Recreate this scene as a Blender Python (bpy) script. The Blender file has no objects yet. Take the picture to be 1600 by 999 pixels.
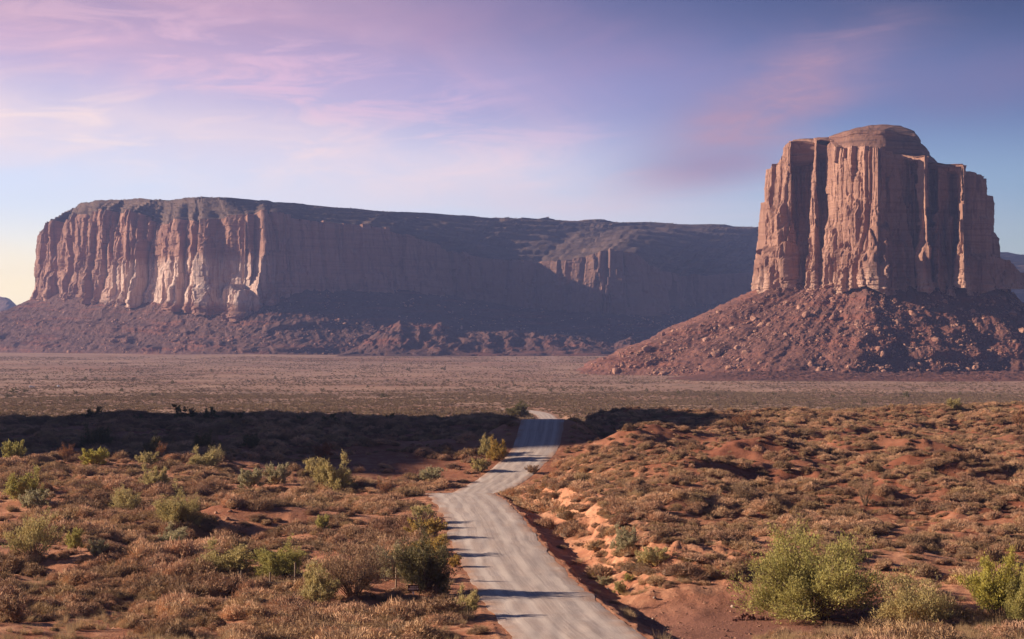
import bpy, bmesh, math, random
import numpy as np
from mathutils import Vector, Matrix

random.seed(7)
rng = np.random.default_rng(7)
S = bpy.context.scene
COL = S.collection

# ------------------------------------------------------------------ camera
F = 2986.0            # focal length in photo pixels (photo is 1600 wide)
CAMZ = 19.0
VH = 530.0            # photo row of the horizon
cam = bpy.data.cameras.new('camera')
camo = bpy.data.objects.new('camera', cam)
COL.objects.link(camo)
cam.sensor_width = 36.0
cam.lens = 36.0 * F / 1600.0
cam.clip_start = 0.5
cam.clip_end = 60000.0
camo.location = (0, 0, CAMZ)
camo.rotation_euler = (math.pi / 2 + math.atan((VH - 499.5) / F), 0, 0)
S.camera = camo

# ------------------------------------------------------------------ sky and sun
SUN_AZ, SUN_EL = math.radians(-83), math.radians(19)
world = bpy.data.worlds.new('World')
S.world = world
world.use_nodes = True
wt = world.node_tree
wt.nodes.clear()


def N(t, typ, **kw):
    n = t.nodes.new(typ)
    for k, v in kw.items():
        setattr(n, k, v)
    return n


def setin(n, **kw):
    for k, v in kw.items():
        n.inputs[k].default_value = v


def math_node(t, op, a, b=None, c=None, clamp=False):
    n = t.nodes.new('ShaderNodeMath')
    n.operation = op
    n.use_clamp = clamp
    for i, v in enumerate((a, b, c)):
        if v is None:
            continue
        if isinstance(v, (int, float)):
            n.inputs[i].default_value = v
        else:
            t.links.new(v, n.inputs[i])
    return n.outputs[0]


def ramp_node(t, fac, stops, interp='LINEAR'):
    n = t.nodes.new('ShaderNodeValToRGB')
    n.color_ramp.interpolation = interp
    el = n.color_ramp.elements
    while len(el) > 1:
        el.remove(el[-1])
    for i, (p, c) in enumerate(stops):
        e = el[0] if i == 0 else el.new(p)
        e.position = p
        e.color = (*c, 1) if len(c) == 3 else c
    t.links.new(fac, n.inputs[0])
    return n.outputs[0]


def mixc(t, fac, a, b, blend='MIX'):
    n = t.nodes.new('ShaderNodeMix')
    n.data_type = 'RGBA'
    n.blend_type = blend
    for i, v in ((0, fac), (6, a), (7, b)):
        if isinstance(v, (int, float)):
            n.inputs[i].default_value = v
        elif isinstance(v, tuple):
            n.inputs[i].default_value = (*v, 1) if len(v) == 3 else v
        else:
            t.links.new(v, n.inputs[i])
    return n.outputs[2]


sk = N(wt, 'ShaderNodeTexSky')
sk.sky_type = 'NISHITA'
sk.sun_disc = False
sk.sun_elevation = SUN_EL
sk.sun_rotation = SUN_AZ
sk.altitude = 1600
tc = N(wt, 'ShaderNodeTexCoord')
sx = N(wt, 'ShaderNodeSeparateXYZ')
wt.links.new(tc.outputs['Generated'], sx.inputs[0])
EL = math_node(wt, 'ARCSINE', sx.outputs[2])
AZ = math_node(wt, 'ARCTAN2', sx.outputs[0], sx.outputs[1])
eln = math_node(wt, 'MULTIPLY', EL, 180 / math.pi / 40.0, clamp=True)     # 0..1 over 0..40 degrees
tint = ramp_node(wt, eln, [
    (0.00, (.86, .74, .94)), (0.06, (.82, .83, .98)), (0.11, (.67, .73, .97)), (0.18, (.41, .42, .70)),
    (0.25, (.235, .235, .42)), (0.5, (.23, .22, .36)), (1.0, (.28, .27, .38))], 'EASE')
azf = N(wt, 'ShaderNodeMapRange', interpolation_type='SMOOTHSTEP')       # dimmer away from the sunset
setin(azf, **{'From Min': math.radians(-12), 'From Max': math.radians(22), 'To Min': 1.12, 'To Max': .58})
wt.links.new(math_node(wt, 'ABSOLUTE', math_node(wt, 'ADD', AZ, math.radians(40))), azf.inputs[0])
azf.inputs['From Min'].default_value = math.radians(28)
azf.inputs['From Max'].default_value = math.radians(60)
sky = mixc(wt, 1.0, sk.outputs[0], tint, 'MULTIPLY')
vs = N(wt, 'ShaderNodeVectorMath', operation='SCALE')
wt.links.new(sky, vs.inputs[0])
wt.links.new(math_node(wt, 'MULTIPLY', azf.outputs[0], 2.0), vs.inputs['Scale'])
sky = vs.outputs[0]


def ang(x, v):
    return math.atan((x - 800) / F), math.atan((VH - v) / F)


def cloud_noise(sa, se, rot, scale, det, rough, lo, hi, dist=0.6, w=0.0):
    cb = N(wt, 'ShaderNodeCombineXYZ')
    ca, sa_ = math.cos(rot), math.sin(rot)
    u = math_node(wt, 'ADD', math_node(wt, 'MULTIPLY', AZ, ca), math_node(wt, 'MULTIPLY', EL, sa_))
    v = math_node(wt, 'SUBTRACT', math_node(wt, 'MULTIPLY', EL, ca), math_node(wt, 'MULTIPLY', AZ, sa_))
    wt.links.new(math_node(wt, 'MULTIPLY', u, sa), cb.inputs[0])
    wt.links.new(math_node(wt, 'MULTIPLY', v, se), cb.inputs[1])
    cb.inputs[2].default_value = w
    nz = N(wt, 'ShaderNodeTexNoise')
    setin(nz, Scale=scale, Detail=det, Roughness=rough, Distortion=dist)
    wt.links.new(cb.outputs[0], nz.inputs['Vector'])
    mr = N(wt, 'ShaderNodeMapRange', interpolation_type='SMOOTHSTEP')
    setin(mr, **{'From Min': lo, 'From Max': hi})
    wt.links.new(nz.outputs['Fac'], mr.inputs[0])
    return mr.outputs[0]


def cloud_patch(x, v, rx, rv, rot):
    """soft elliptical region of sky, given by photo row/column of its middle"""
    a0, e0 = ang(x, v)
    ra, re = rx / F, rv / F
    da = math_node(wt, 'SUBTRACT', AZ, a0)
    de = math_node(wt, 'SUBTRACT', EL, e0)
    c, s = math.cos(rot), math.sin(rot)
    p = math_node(wt, 'ADD', math_node(wt, 'MULTIPLY', da, c / ra), math_node(wt, 'MULTIPLY', de, s / ra))
    q = math_node(wt, 'SUBTRACT', math_node(wt, 'MULTIPLY', de, c / re), math_node(wt, 'MULTIPLY', da, s / re))
    r2 = math_node(wt, 'ADD', math_node(wt, 'MULTIPLY', p, p), math_node(wt, 'MULTIPLY', q, q))
    return math_node(wt, 'EXPONENT', math_node(wt, 'MULTIPLY', r2, -1.0))


wisp = cloud_noise(2.2, 6.0, 0.14, 3.0, 5, .50, .34, .72, 1.0, 1.3)
veil = cloud_noise(1.6, 4.5, -0.12, 3.0, 5, .55, .30, .75, .8, 4.2)
fine = cloud_noise(5.0, 24.0, 0.05, 3.0, 8, .62, .43, .70, .9, 7.7)
for (px_, pv_, rx_, rv_, rot_, nz_, fl_, k_, colr) in [
        (60, 320, 640, 180, -.06, veil, .60, .88, (8.4, 8.1, 8.8)),
        (600, 310, 420, 70, -.06, veil, .3, .55, (8.6, 8.2, 9.2)),
        (0, 455, 380, 80, 0, veil, .9, .97, (14.5, 12.0, 7.4)),
        (140, 20, 600, 140, -.10, veil, .45, .98, (6.8, 4.4, 5.4)),
        (480, 105, 430, 85, -.20, veil, .35, .92, (7.6, 4.7, 6.4)),
        (80, 205, 470, 85, -.10, wisp, .28, .95, (10.6, 8.2, 8.0)),
        (560, 235, 360, 75, -.14, veil, .28, .98, (10.0, 7.8, 8.1)),
        (60, 90, 260, 44, -.08, wisp, .1, .8, (9.2, 5.4, 6.8)),
        (620, 30, 500, 60, -.14, wisp, .2, .6, (5.0, 3.0, 5.0)),
        (1190, 172, 180, 60, .50, wisp, .22, .9, (5.0, 3.0, 4.1)),
        (1180, 180, 200, 60, .50, fine, .0, .7, (5.4, 3.2, 4.1)),
        (1235, 140, 110, 30, .45, fine, .2, .6, (5.6, 3.3, 4.3)),
        (1115, 265, 125, 34, .10, veil, .6, .95, (3.6, 2.4, 3.9)),
        (1560, 130, 260, 60, .15, veil, .2, .40, (2.6, 1.7, 3.1)),
        (1000, 320, 420, 40, -.05, veil, .3, .55, (7.4, 6.4, 7.4)),
        (150, 205, 380, 55, -.10, fine, .0, .55, (12.0, 9.2, 8.0)),
        (200, 80, 380, 80, -.14, fine, .0, .38, (10.0, 6.2, 6.4)),
        (640, 235, 300, 60, -.15, fine, .0, .40, (10.8, 8.2, 8.0)),
        (480, 130, 380, 70, -.2, fine, .0, .6, (8.4, 5.4, 7.4)),
        (980, 60, 500, 60, -.12, veil, .0, .30, (3.0, 2.3, 4.2))]:
    nn_ = math_node(wt, 'ADD', math_node(wt, 'MULTIPLY', nz_, 1 - fl_), fl_)
    m = math_node(wt, 'MULTIPLY', math_node(wt, 'MULTIPLY', cloud_patch(px_, pv_, rx_, rv_, rot_), nn_), k_, clamp=True)
    sky = mixc(wt, m, sky, colr)
bg = N(wt, 'ShaderNodeBackground')
bg.inputs[1].default_value = 0.0525
wo = N(wt, 'ShaderNodeOutputWorld')
wt.links.new(sky, bg.inputs[0])
wt.links.new(bg.outputs[0], wo.inputs[0])

SUNV = Vector((math.sin(SUN_AZ) * math.cos(SUN_EL), math.cos(SUN_AZ) * math.cos(SUN_EL), math.sin(SUN_EL)))
sl = bpy.data.lights.new('sun', 'SUN')
sl.energy = 5.0
sl.angle = math.radians(0.55)
sl.color = (1.0, .78, .58)
slo = bpy.data.objects.new('sun', sl)
COL.objects.link(slo)
slo.rotation_euler = SUNV.to_track_quat('Z', 'Y').to_euler()
slo.location = SUNV * 500

S.view_settings.view_transform = 'Standard'
S.view_settings.look = 'None'
S.view_settings.exposure = 0.95
S.view_settings.gamma = 1.0
S.render.engine = 'CYCLES'
S.cycles.max_bounces = 5
S.cycles.diffuse_bounces = 2
S.cycles.volume_bounces = 0
S.cycles.transparent_max_bounces = 6
S.cycles.use_denoising = True
S.cycles.use_adaptive_sampling = True
S.cycles.adaptive_threshold = 0.015

# ------------------------------------------------------------------ numpy noise
_T = np.random.default_rng(3)
PERM = _T.permutation(4096)
PERM = np.concatenate([PERM, PERM, PERM])
GR = _T.normal(size=(4096, 3))
GR /= np.linalg.norm(GR, axis=1)[:, None]
RV = _T.random((4096, 4))


def _h(ix, iy, iz):
    return PERM[(PERM[(PERM[ix & 4095] + iy) & 4095] + iz) & 4095]


def pn(x, y, z=0.0, seed=0):
    x, y, z = np.broadcast_arrays(np.asarray(x, float), np.asarray(y, float), np.asarray(z, float) + seed * 17.37)
    xi, yi, zi = np.floor(x).astype(np.int64), np.floor(y).astype(np.int64), np.floor(z).astype(np.int64)
    xf, yf, zf = x - xi, y - yi, z - zi
    u, v, w = [t * t * t * (t * (t * 6 - 15) + 10) for t in (xf, yf, zf)]

    def g(dx, dy, dz):
        k = GR[_h(xi + dx, yi + dy, zi + dz)]
        return k[..., 0] * (xf - dx) + k[..., 1] * (yf - dy) + k[..., 2] * (zf - dz)
    a = g(0, 0, 0) * (1 - u) + g(1, 0, 0) * u
    b = g(0, 1, 0) * (1 - u) + g(1, 1, 0) * u
    c = g(0, 0, 1) * (1 - u) + g(1, 0, 1) * u
    d = g(0, 1, 1) * (1 - u) + g(1, 1, 1) * u
    return ((a * (1 - v) + b * v) * (1 - w) + (c * (1 - v) + d * v) * w) * 1.6


def fbm(x, y, z=0.0, oct=4, seed=0, gain=.5):
    s, a = 0.0, 1.0
    for o in range(oct):
        f = 2.03 ** o
        s = s + a * pn(np.asarray(x) * f, np.asarray(y) * f, np.asarray(z) * f, seed + o)
        a *= gain
    return s


def ridged(x, y, z=0.0, oct=4, seed=0):
    s, a = 0.0, 1.0
    for o in range(oct):
        f = 2.1 ** o
        s = s + a * (1 - 2 * np.abs(pn(np.asarray(x) * f, np.asarray(y) * f, np.asarray(z) * f, seed + o)))
        a *= .5
    return s / 1.6


def worley(x, y, seed=0):
    """value of the nearest cell (-1..1) and the distance to its border"""
    x, y = np.broadcast_arrays(np.asarray(x, float), np.asarray(y, float))
    xi, yi = np.floor(x).astype(np.int64), np.floor(y).astype(np.int64)
    b1 = np.full(x.shape, 9e9)
    b2 = np.full(x.shape, 9e9)
    val = np.zeros(x.shape)
    for dx in (-1, 0, 1):
        for dy in (-1, 0, 1):
            k = RV[_h(xi + dx, yi + dy, np.int64(seed))]
            d = (xi + dx + k[..., 0] - x) ** 2 + (yi + dy + k[..., 1] - y) ** 2
            n = d < b1
            b2 = np.where(n, b1, np.minimum(b2, d))
            val = np.where(n, k[..., 2] * 2 - 1, val)
            b1 = np.where(n, d, b1)
    return val, np.sqrt(b2) - np.sqrt(b1)


def facets(x, y, seed=0):
    """flat joint faces: each cell has its own level and its own tilt"""
    x, y = np.broadcast_arrays(np.asarray(x, float), np.asarray(y, float))
    xi, yi = np.floor(x).astype(np.int64), np.floor(y).astype(np.int64)
    b1 = np.full(x.shape, 9e9)
    b2 = np.full(x.shape, 9e9)
    val = np.zeros(x.shape)
    til = np.zeros(x.shape)
    for dx in (-1, 0, 1):
        for dy in (-1, 0, 1):
            k = RV[_h(xi + dx, yi + dy, np.int64(seed))]
            ox = x - (xi + dx + k[..., 0])
            oy = y - (yi + dy + k[..., 1])
            d = ox * ox + oy * oy
            n = d < b1
            b2 = np.where(n, b1, np.minimum(b2, d))
            val = np.where(n, k[..., 2] * 2 - 1, val)
            til = np.where(n, ox * (k[..., 3] * 2 - 1) + oy * (k[..., 0] - .5) * .5, til)
            b1 = np.where(n, d, b1)
    return val, np.sqrt(b2) - np.sqrt(b1), til


def sst(a, b, x):
    t = np.clip((np.asarray(x, float) - a) / (b - a), 0, 1)
    return t * t * (3 - 2 * t)


def P(x, v, d):
    """photo column, row and distance -> a point of the place"""
    return np.array([(x - 800) * d / F, d, CAMZ + (VH - v) * d / F])


# ------------------------------------------------------------------ mesh helpers
def mesh_obj(name, verts, faces, mat=None, parent=None, smooth=False, kind=None, label=None, attrs=None):
    me = bpy.data.meshes.new(name)
    verts = np.asarray(verts, np.float32)
    faces = np.asarray(faces, np.int32)
    k = faces.shape[1]
    me.vertices.add(len(verts))
    me.vertices.foreach_set('co', verts.ravel())
    me.loops.add(faces.size)
    me.loops.foreach_set('vertex_index', faces.ravel())
    me.polygons.add(len(faces))
    me.polygons.foreach_set('loop_start', np.arange(0, faces.size, k, dtype=np.int32))
    me.polygons.foreach_set('use_smooth', np.full(len(faces), smooth))
    if attrs:
        for an, av in attrs.items():
            a = me.attributes.new(an, 'FLOAT', 'POINT')
            a.data.foreach_set('value', np.asarray(av, np.float32))
    me.update()
    me.validate()
    if mat:
        me.materials.append(mat)
    o = bpy.data.objects.new(name, me)
    COL.objects.link(o)
    if parent:
        o.parent = parent
    if kind:
        o['kind'] = kind
    if label:
        o['label'] = label
    return o


def grid_faces(nr, nc, closed=False):
    i = np.arange(nr - 1)[:, None]
    j = np.arange(nc if closed else nc - 1)[None, :]
    jn = (j + 1) % nc
    a = i * nc + j
    b = i * nc + jn
    c = (i + 1) * nc + jn
    d = (i + 1) * nc + j
    return np.stack([a, b, c, d], -1).reshape(-1, 4)


def empty(name, loc, label=None, cat=None, group=None, kind=None):
    o = bpy.data.objects.new(name, None)
    COL.objects.link(o)
    o.location = loc
    o.empty_display_size = .2
    tag(o, label, cat, group, kind)
    return o


def tag(o, label=None, cat=None, group=None, kind=None):
    for k, v in (('label', label), ('category', cat), ('group', group), ('kind', kind)):
        if v:
            o[k] = v
    return o


# ------------------------------------------------------------------ materials
def new_mat(name):
    m = bpy.data.materials.new(name)
    m.use_nodes = True
    t = m.node_tree
    b = t.nodes['Principled BSDF']
    b.inputs['Roughness'].default_value = .9
    b.inputs['Specular IOR Level'].default_value = .15
    return m, t, b


def tex(t, kind, vec, **kw):
    n = t.nodes.new('ShaderNodeTex' + kind)
    for k, v in kw.items():
        if k in n.inputs:
            n.inputs[k].default_value = v
        else:
            setattr(n, k, v)
    t.links.new(vec, n.inputs['Vector'])
    return n


def geo_pos(t):
    return N(t, 'ShaderNodeNewGeometry').outputs['Position']


def scale_vec(t, vec, sx_, sy_, sz_):
    n = N(t, 'ShaderNodeMapping')
    n.inputs['Scale'].default_value = (sx_, sy_, sz_)
    t.links.new(vec, n.inputs[0])
    return n.outputs[0]


def mrange(t, v, a, b, c=0.0, d=1.0):
    n = N(t, 'ShaderNodeMapRange', interpolation_type='SMOOTHSTEP')
    setin(n, **{'From Min': a, 'From Max': b, 'To Min': c, 'To Max': d})
    t.links.new(v, n.inputs[0])
    return n.outputs[0]


def bump(t, b, h, strength, dist):
    n = N(t, 'ShaderNodeBump')
    n.inputs['Strength'].default_value = strength
    n.inputs['Distance'].default_value = dist
    t.links.new(h, n.inputs['Height'])
    t.links.new(n.outputs[0], b.inputs['Normal'])


def attr(t, name, typ='GEOMETRY'):
    n = N(t, 'ShaderNodeAttribute')
    n.attribute_name = name
    n.attribute_type = typ
    return n.outputs['Fac']


def make_ground_mat():
    m, t, b = new_mat('desert_sand')
    p = geo_pos(t)
    n1 = tex(t, 'Noise', p, Scale=.035, Detail=6, Roughness=.6).outputs['Fac']
    n2 = tex(t, 'Noise', p, Scale=.45, Detail=6, Roughness=.65).outputs['Fac']
    n3 = tex(t, 'Noise', p, Scale=4.0, Detail=5, Roughness=.7).outputs['Fac']
    red = mixc(t, mrange(t, n1, .38, .62), (.36, .145, .082), (.50, .235, .135))
    red = mixc(t, mrange(t, n2, .42, .68), red, (.62, .34, .205))
    red = mixc(t, mrange(t, n3, .35, .75, 0, .55), red, (.32, .145, .095))
    # compacted brown dirt of the side wash
    red = mixc(t, attr(t, 'wash'), red, mixc(t, n2, (.23, .105, .075), (.30, .145, .105)))
    # red clay on the hillside
    red = mixc(t, math_node(t, 'MULTIPLY', attr(t, 'clay'), mrange(t, n2, .25, .6, .5, .95)), red,
               mixc(t, n3, (.165, .058, .036), (.27, .095, .055)))
    # the plain: dry grass and scrub over red soil, too far off to pick out each tuft
    q = scale_vec(t, p, 1, 1, 1)
    g1 = tex(t, 'Noise', q, Scale=.006, Detail=7, Roughness=.62).outputs['Fac']
    g2 = tex(t, 'Noise', q, Scale=.05, Detail=6, Roughness=.7).outputs['Fac']
    g3 = tex(t, 'Noise', q, Scale=.30, Detail=4, Roughness=.7).outputs['Fac']
    g4 = tex(t, 'Noise', q, Scale=.0022, Detail=5, Roughness=.55).outputs['Fac']
    pl = mixc(t, mrange(t, g1, .36, .64), (.30, .18, .135), (.42, .27, .20))
    pl = mixc(t, mrange(t, g4, .52, .66, 0, .75), pl, (.30, .145, .095))
    pl = mixc(t, mrange(t, g2, .48, .70, 0, .7), pl, (.13, .10, .065))
    pl = mixc(t, mrange(t, g3, .52, .75, 0, .7), pl, (.085, .07, .045))
    g6 = tex(t, 'Noise', scale_vec(t, p, .0011, .0062, 1), Scale=1.6, Detail=6, Roughness=.6, Distortion=.6).outputs['Fac']
    pl = mixc(t, mrange(t, g6, .54, .64, 0, .7), pl, (.165, .115, .085))
    pl = mixc(t, mrange(t, g6, .36, .42, .65, 0), pl, (.40, .21, .145))
    colr = mixc(t, attr(t, 'plain'), red, pl)
    t.links.new(colr, b.inputs['Base Color'])
    n5 = tex(t, 'Noise', p, Scale=13.0, Detail=4, Roughness=.75).outputs['Fac']
    h = math_node(t, 'ADD', math_node(t, 'MULTIPLY', n2, .5), math_node(t, 'ADD', math_node(t, 'MULTIPLY', n3, .22), math_node(t, 'MULTIPLY', n5, .09)))
    bump(t, b, h, .9, .5)
    return m


def make_road_mat():
    m, t, b = new_mat('graded_gravel')
    uv = N(t, 'ShaderNodeUVMap')
    uv.uv_map = 'along'
    p = geo_pos(t)
    sep = N(t, 'ShaderNodeSeparateXYZ')
    t.links.new(uv.outputs[0], sep.inputs[0])
    wob = tex(t, 'Noise', p, Scale=.06, Detail=2).outputs['Fac']
    cb = N(t, 'ShaderNodeCombineXYZ')
    t.links.new(math_node(t, 'ADD', math_node(t, 'MULTIPLY', sep.outputs[0], 1.0), math_node(t, 'MULTIPLY', wob, .5)), cb.inputs[0])
    t.links.new(math_node(t, 'MULTIPLY', sep.outputs[1], .011), cb.inputs[1])
    tr = tex(t, 'Noise', cb.outputs[0], Scale=6.5, Detail=5, Roughness=.75).outputs['Fac']
    tr2 = tex(t, 'Noise', cb.outputs[0], Scale=.7, Detail=3, Roughness=.6).outputs['Fac']
    n3 = tex(t, 'Noise', p, Scale=7.0, Detail=6, Roughness=.8).outputs['Fac']
    n4 = tex(t, 'Noise', p, Scale=.18, Detail=4, Roughness=.6).outputs['Fac']
    c = mixc(t, mrange(t, tr, .36, .66), (.40, .335, .305), (.56, .485, .445))
    c = mixc(t, mrange(t, tr2, .45, .7, 0, .5), c, (.62, .54, .50))
    c = mixc(t, mrange(t, n4, .42, .66, 0, .4), c, (.44, .33, .275))
    c = mixc(t, mrange(t, n3, .46, .72, 0, .6), c, (.25, .205, .19))
    au = math_node(t, 'ABSOLUTE', math_node(t, 'ADD', sep.outputs[0], math_node(t, 'MULTIPLY', math_node(t, 'SUBTRACT', wob, .5), .8)))
    wt1 = math_node(t, 'MULTIPLY', mrange(t, au, .55, .85), mrange(t, au, 1.15, 1.5, 1, 0))
    wt2 = math_node(t, 'MULTIPLY', mrange(t, au, 2.2, 2.5), mrange(t, au, 2.8, 3.2, 1, 0))
    trk = math_node(t, 'MULTIPLY', math_node(t, 'ADD', wt1, wt2), mrange(t, tr2, .3, .6, .25, .75))
    c = mixc(t, trk, c, (.60, .525, .475))
    # sand blown over both edges
    edge = mrange(t, math_node(t, 'ABSOLUTE', sep.outputs[0]), 2.7, 4.2)
    edge = math_node(t, 'MULTIPLY', edge, mrange(t, n4, .35, .6))
    c = mixc(t, math_node(t, 'MULTIPLY', edge, .8), c, (.44, .265, .185))
    t.links.new(c, b.inputs['Base Color'])
    h = math_node(t, 'ADD', math_node(t, 'MULTIPLY', tr, .6), math_node(t, 'MULTIPLY', n3, .5))
    bump(t, b, h, .55, .06)
    return m


def make_rock_mat(name, base, light, dark, varnish, pale=None, strata=.5, vscale=1.0, bstr=.6, east=None):
    """sandstone: vertical streaks of desert varnish, level beds, pale zone low on the wall"""
    m, t, b = new_mat(name)
    p = geo_pos(t)
    n1 = tex(t, 'Noise', scale_vec(t, p, .02 * vscale, .02 * vscale, .006 * vscale), Scale=1, Detail=5, Roughness=.6).outputs['Fac']
    st = tex(t, 'Noise', scale_vec(t, p, .11 * vscale, .11 * vscale, .010 * vscale), Scale=1, Detail=6, Roughness=.68, Distortion=.5).outputs['Fac']
    bd = tex(t, 'Noise', scale_vec(t, p, .004, .004, .20 * vscale), Scale=1, Detail=5, Roughness=.7).outputs['Fac']
    n3 = tex(t, 'Noise', p, Scale=.35 * vscale, Detail=6, Roughness=.7).outputs['Fac']
    c = mixc(t, mrange(t, n1, .36, .64), base, light)
    c = mixc(t, mrange(t, bd, .42, .66, 0, strata), c, dark)
    if pale:
        sp = N(t, 'ShaderNodeSeparateXYZ')
        t.links.new(p, sp.inputs[0])
        zz = math_node(t, 'ADD', sp.outputs[2], math_node(t, 'MULTIPLY', n1, pale[3]))
        band = math_node(t, 'MULTIPLY', mrange(t, zz, pale[1], pale[1] + 14), mrange(t, zz, pale[2], pale[2] + 30, 1, 0))
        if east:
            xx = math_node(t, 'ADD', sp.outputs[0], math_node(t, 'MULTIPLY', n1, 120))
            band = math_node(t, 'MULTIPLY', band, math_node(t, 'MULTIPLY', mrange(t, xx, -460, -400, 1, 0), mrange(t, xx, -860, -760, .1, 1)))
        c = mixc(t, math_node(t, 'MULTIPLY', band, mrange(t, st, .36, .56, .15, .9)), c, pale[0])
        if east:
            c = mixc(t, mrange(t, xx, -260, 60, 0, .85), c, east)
    c = mixc(t, mrange(t, st, .49, .68, 0, .8), c, varnish)
    c = mixc(t, mrange(t, n3, .50, .8, 0, .4), c, dark)
    t.links.new(c, b.inputs['Base Color'])
    h = math_node(t, 'ADD', math_node(t, 'MULTIPLY', st, 1.0),
                  math_node(t, 'ADD', math_node(t, 'MULTIPLY', n3, .6), math_node(t, 'MULTIPLY', bd, .4)))
    bump(t, b, h, bstr, 2.0 / vscale)
    return m


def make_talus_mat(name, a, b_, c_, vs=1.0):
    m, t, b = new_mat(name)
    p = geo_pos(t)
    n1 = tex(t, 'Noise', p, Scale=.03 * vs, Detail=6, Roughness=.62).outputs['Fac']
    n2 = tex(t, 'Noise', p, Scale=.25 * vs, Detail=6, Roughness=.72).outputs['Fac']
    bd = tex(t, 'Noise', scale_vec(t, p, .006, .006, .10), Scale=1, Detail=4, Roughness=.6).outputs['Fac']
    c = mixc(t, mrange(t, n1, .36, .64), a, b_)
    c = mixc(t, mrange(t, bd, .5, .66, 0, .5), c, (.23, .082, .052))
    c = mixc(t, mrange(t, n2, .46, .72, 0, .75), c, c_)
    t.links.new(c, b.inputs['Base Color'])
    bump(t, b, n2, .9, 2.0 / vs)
    return m


def make_plant_mat(name, stops, trans=.25, field=.035):
    m, t, b = new_mat(name)
    oi = N(t, 'ShaderNodeObjectInfo')
    nz = tex(t, 'Noise', oi.outputs['Location'], Scale=field, Detail=3, Roughness=.6).outputs['Fac']
    r = math_node(t, 'ADD', math_node(t, 'MULTIPLY', oi.outputs['Random'], .55), math_node(t, 'MULTIPLY', nz, .9))
    r = math_node(t, 'SUBTRACT', r, .22, clamp=True)
    p = N(t, 'ShaderNodeTexCoord').outputs['Object']
    loc = tex(t, 'Noise', p, Scale=2.2, Detail=3, Roughness=.6).outputs['Fac']
    c = ramp_node(t, r, stops)
    c = mixc(t, mrange(t, loc, .35, .7, 0, .6), c, mixc(t, 1.0, c, (1.55, 1.4, 1.15), 'MULTIPLY'))
    t.links.new(c, b.inputs['Base Color'])
    tr = N(t, 'ShaderNodeBsdfTranslucent')
    t.links.new(c, tr.inputs[0])
    mx = N(t, 'ShaderNodeMixShader')
    mx.inputs[0].default_value = trans
    t.links.new(b.outputs[0], mx.inputs[1])
    t.links.new(tr.outputs[0], mx.inputs[2])
    t.links.new(mx.outputs[0], t.nodes['Material Output'].inputs[0])
    return m


def plain_mat(name, c1, c2, scale=6.0, rough=.8):
    m, t, b = new_mat(name)
    p = N(t, 'ShaderNodeTexCoord').outputs['Object']
    n = tex(t, 'Noise', p, Scale=scale, Detail=5, Roughness=.65).outputs['Fac']
    t.links.new(mixc(t, mrange(t, n, .35, .65), c1, c2), b.inputs['Base Color'])
    b.inputs['Roughness'].default_value = rough
    bump(t, b, n, .4, .02)
    return m


M_GROUND = make_ground_mat()
M_ROAD = make_road_mat()
M_BUTTE = make_rock_mat('butte_sandstone', (.265, .145, .105), (.36, .212, .155), (.18, .092, .068), (.14, .072, .058),
                        pale=((.50, .34, .26), 70, 120, 90))
M_MESA = make_rock_mat('mesa_sandstone', (.28, .15, .108), (.36, .205, .15), (.18, .095, .073), (.15, .082, .068),
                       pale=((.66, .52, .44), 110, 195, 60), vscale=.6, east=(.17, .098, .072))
M_CAP = make_rock_mat('caprock', (.19, .10, .075), (.25, .14, .105), (.11, .06, .048), (.11, .062, .05), strata=.9)
M_MESACAP = make_rock_mat('mesa_caprock', (.10, .066, .052), (.14, .092, .07), (.065, .044, .036), (.06, .042, .036), strata=.7, vscale=.5)
M_TALUS = make_talus_mat('talus_debris', (.13, .062, .048), (.185, .085, .064), (.08, .04, .034))
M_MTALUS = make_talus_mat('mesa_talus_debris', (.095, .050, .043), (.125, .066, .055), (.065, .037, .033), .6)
M_HILL = make_talus_mat('far_hill_rock', (.20, .12, .09), (.24, .15, .11), (.13, .085, .065), .3)
M_BOULDER = make_talus_mat('boulder_sandstone', (.34, .185, .13), (.42, .24, .17), (.20, .105, .078), 1.5)
M_STONE = make_talus_mat('pale_stone', (.42, .32, .26), (.52, .42, .35), (.25, .18, .14), 6)
M_DARKSTONE = make_talus_mat('dark_red_stone', (.16, .075, .06), (.22, .10, .08), (.09, .045, .04), 6)
M_SCRUB = make_plant_mat('dry_scrub', [(0, (.21, .128, .096)), (.20, (.31, .192, .14)), (.36, (.26, .182, .115)), (.48, (.41, .26, .182)), (.58, (.56, .36, .25)),
                                       (.68, (.34, .245, .145)), (.80, (.63, .415, .285)), (.90, (.42, .28, .19)), (1, (.70, .48, .33))], .12, .03)
M_CORE = make_plant_mat('scrub_wood', [(0, (.12, .08, .065)), (.4, (.16, .11, .08)), (.7, (.20, .14, .095)), (1, (.28, .20, .14))], .0, .03)
M_FSCRUB = make_plant_mat('plain_scrub', [(0, (.15, .115, .08)), (.4, (.20, .15, .105)), (.7, (.26, .19, .135)), (1, (.19, .155, .10))], .2, .01)
M_TAN = make_plant_mat('bleached_grass', [(0, (.34, .24, .15)), (.5, (.42, .31, .20)), (1, (.36, .28, .15))], .3)
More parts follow.
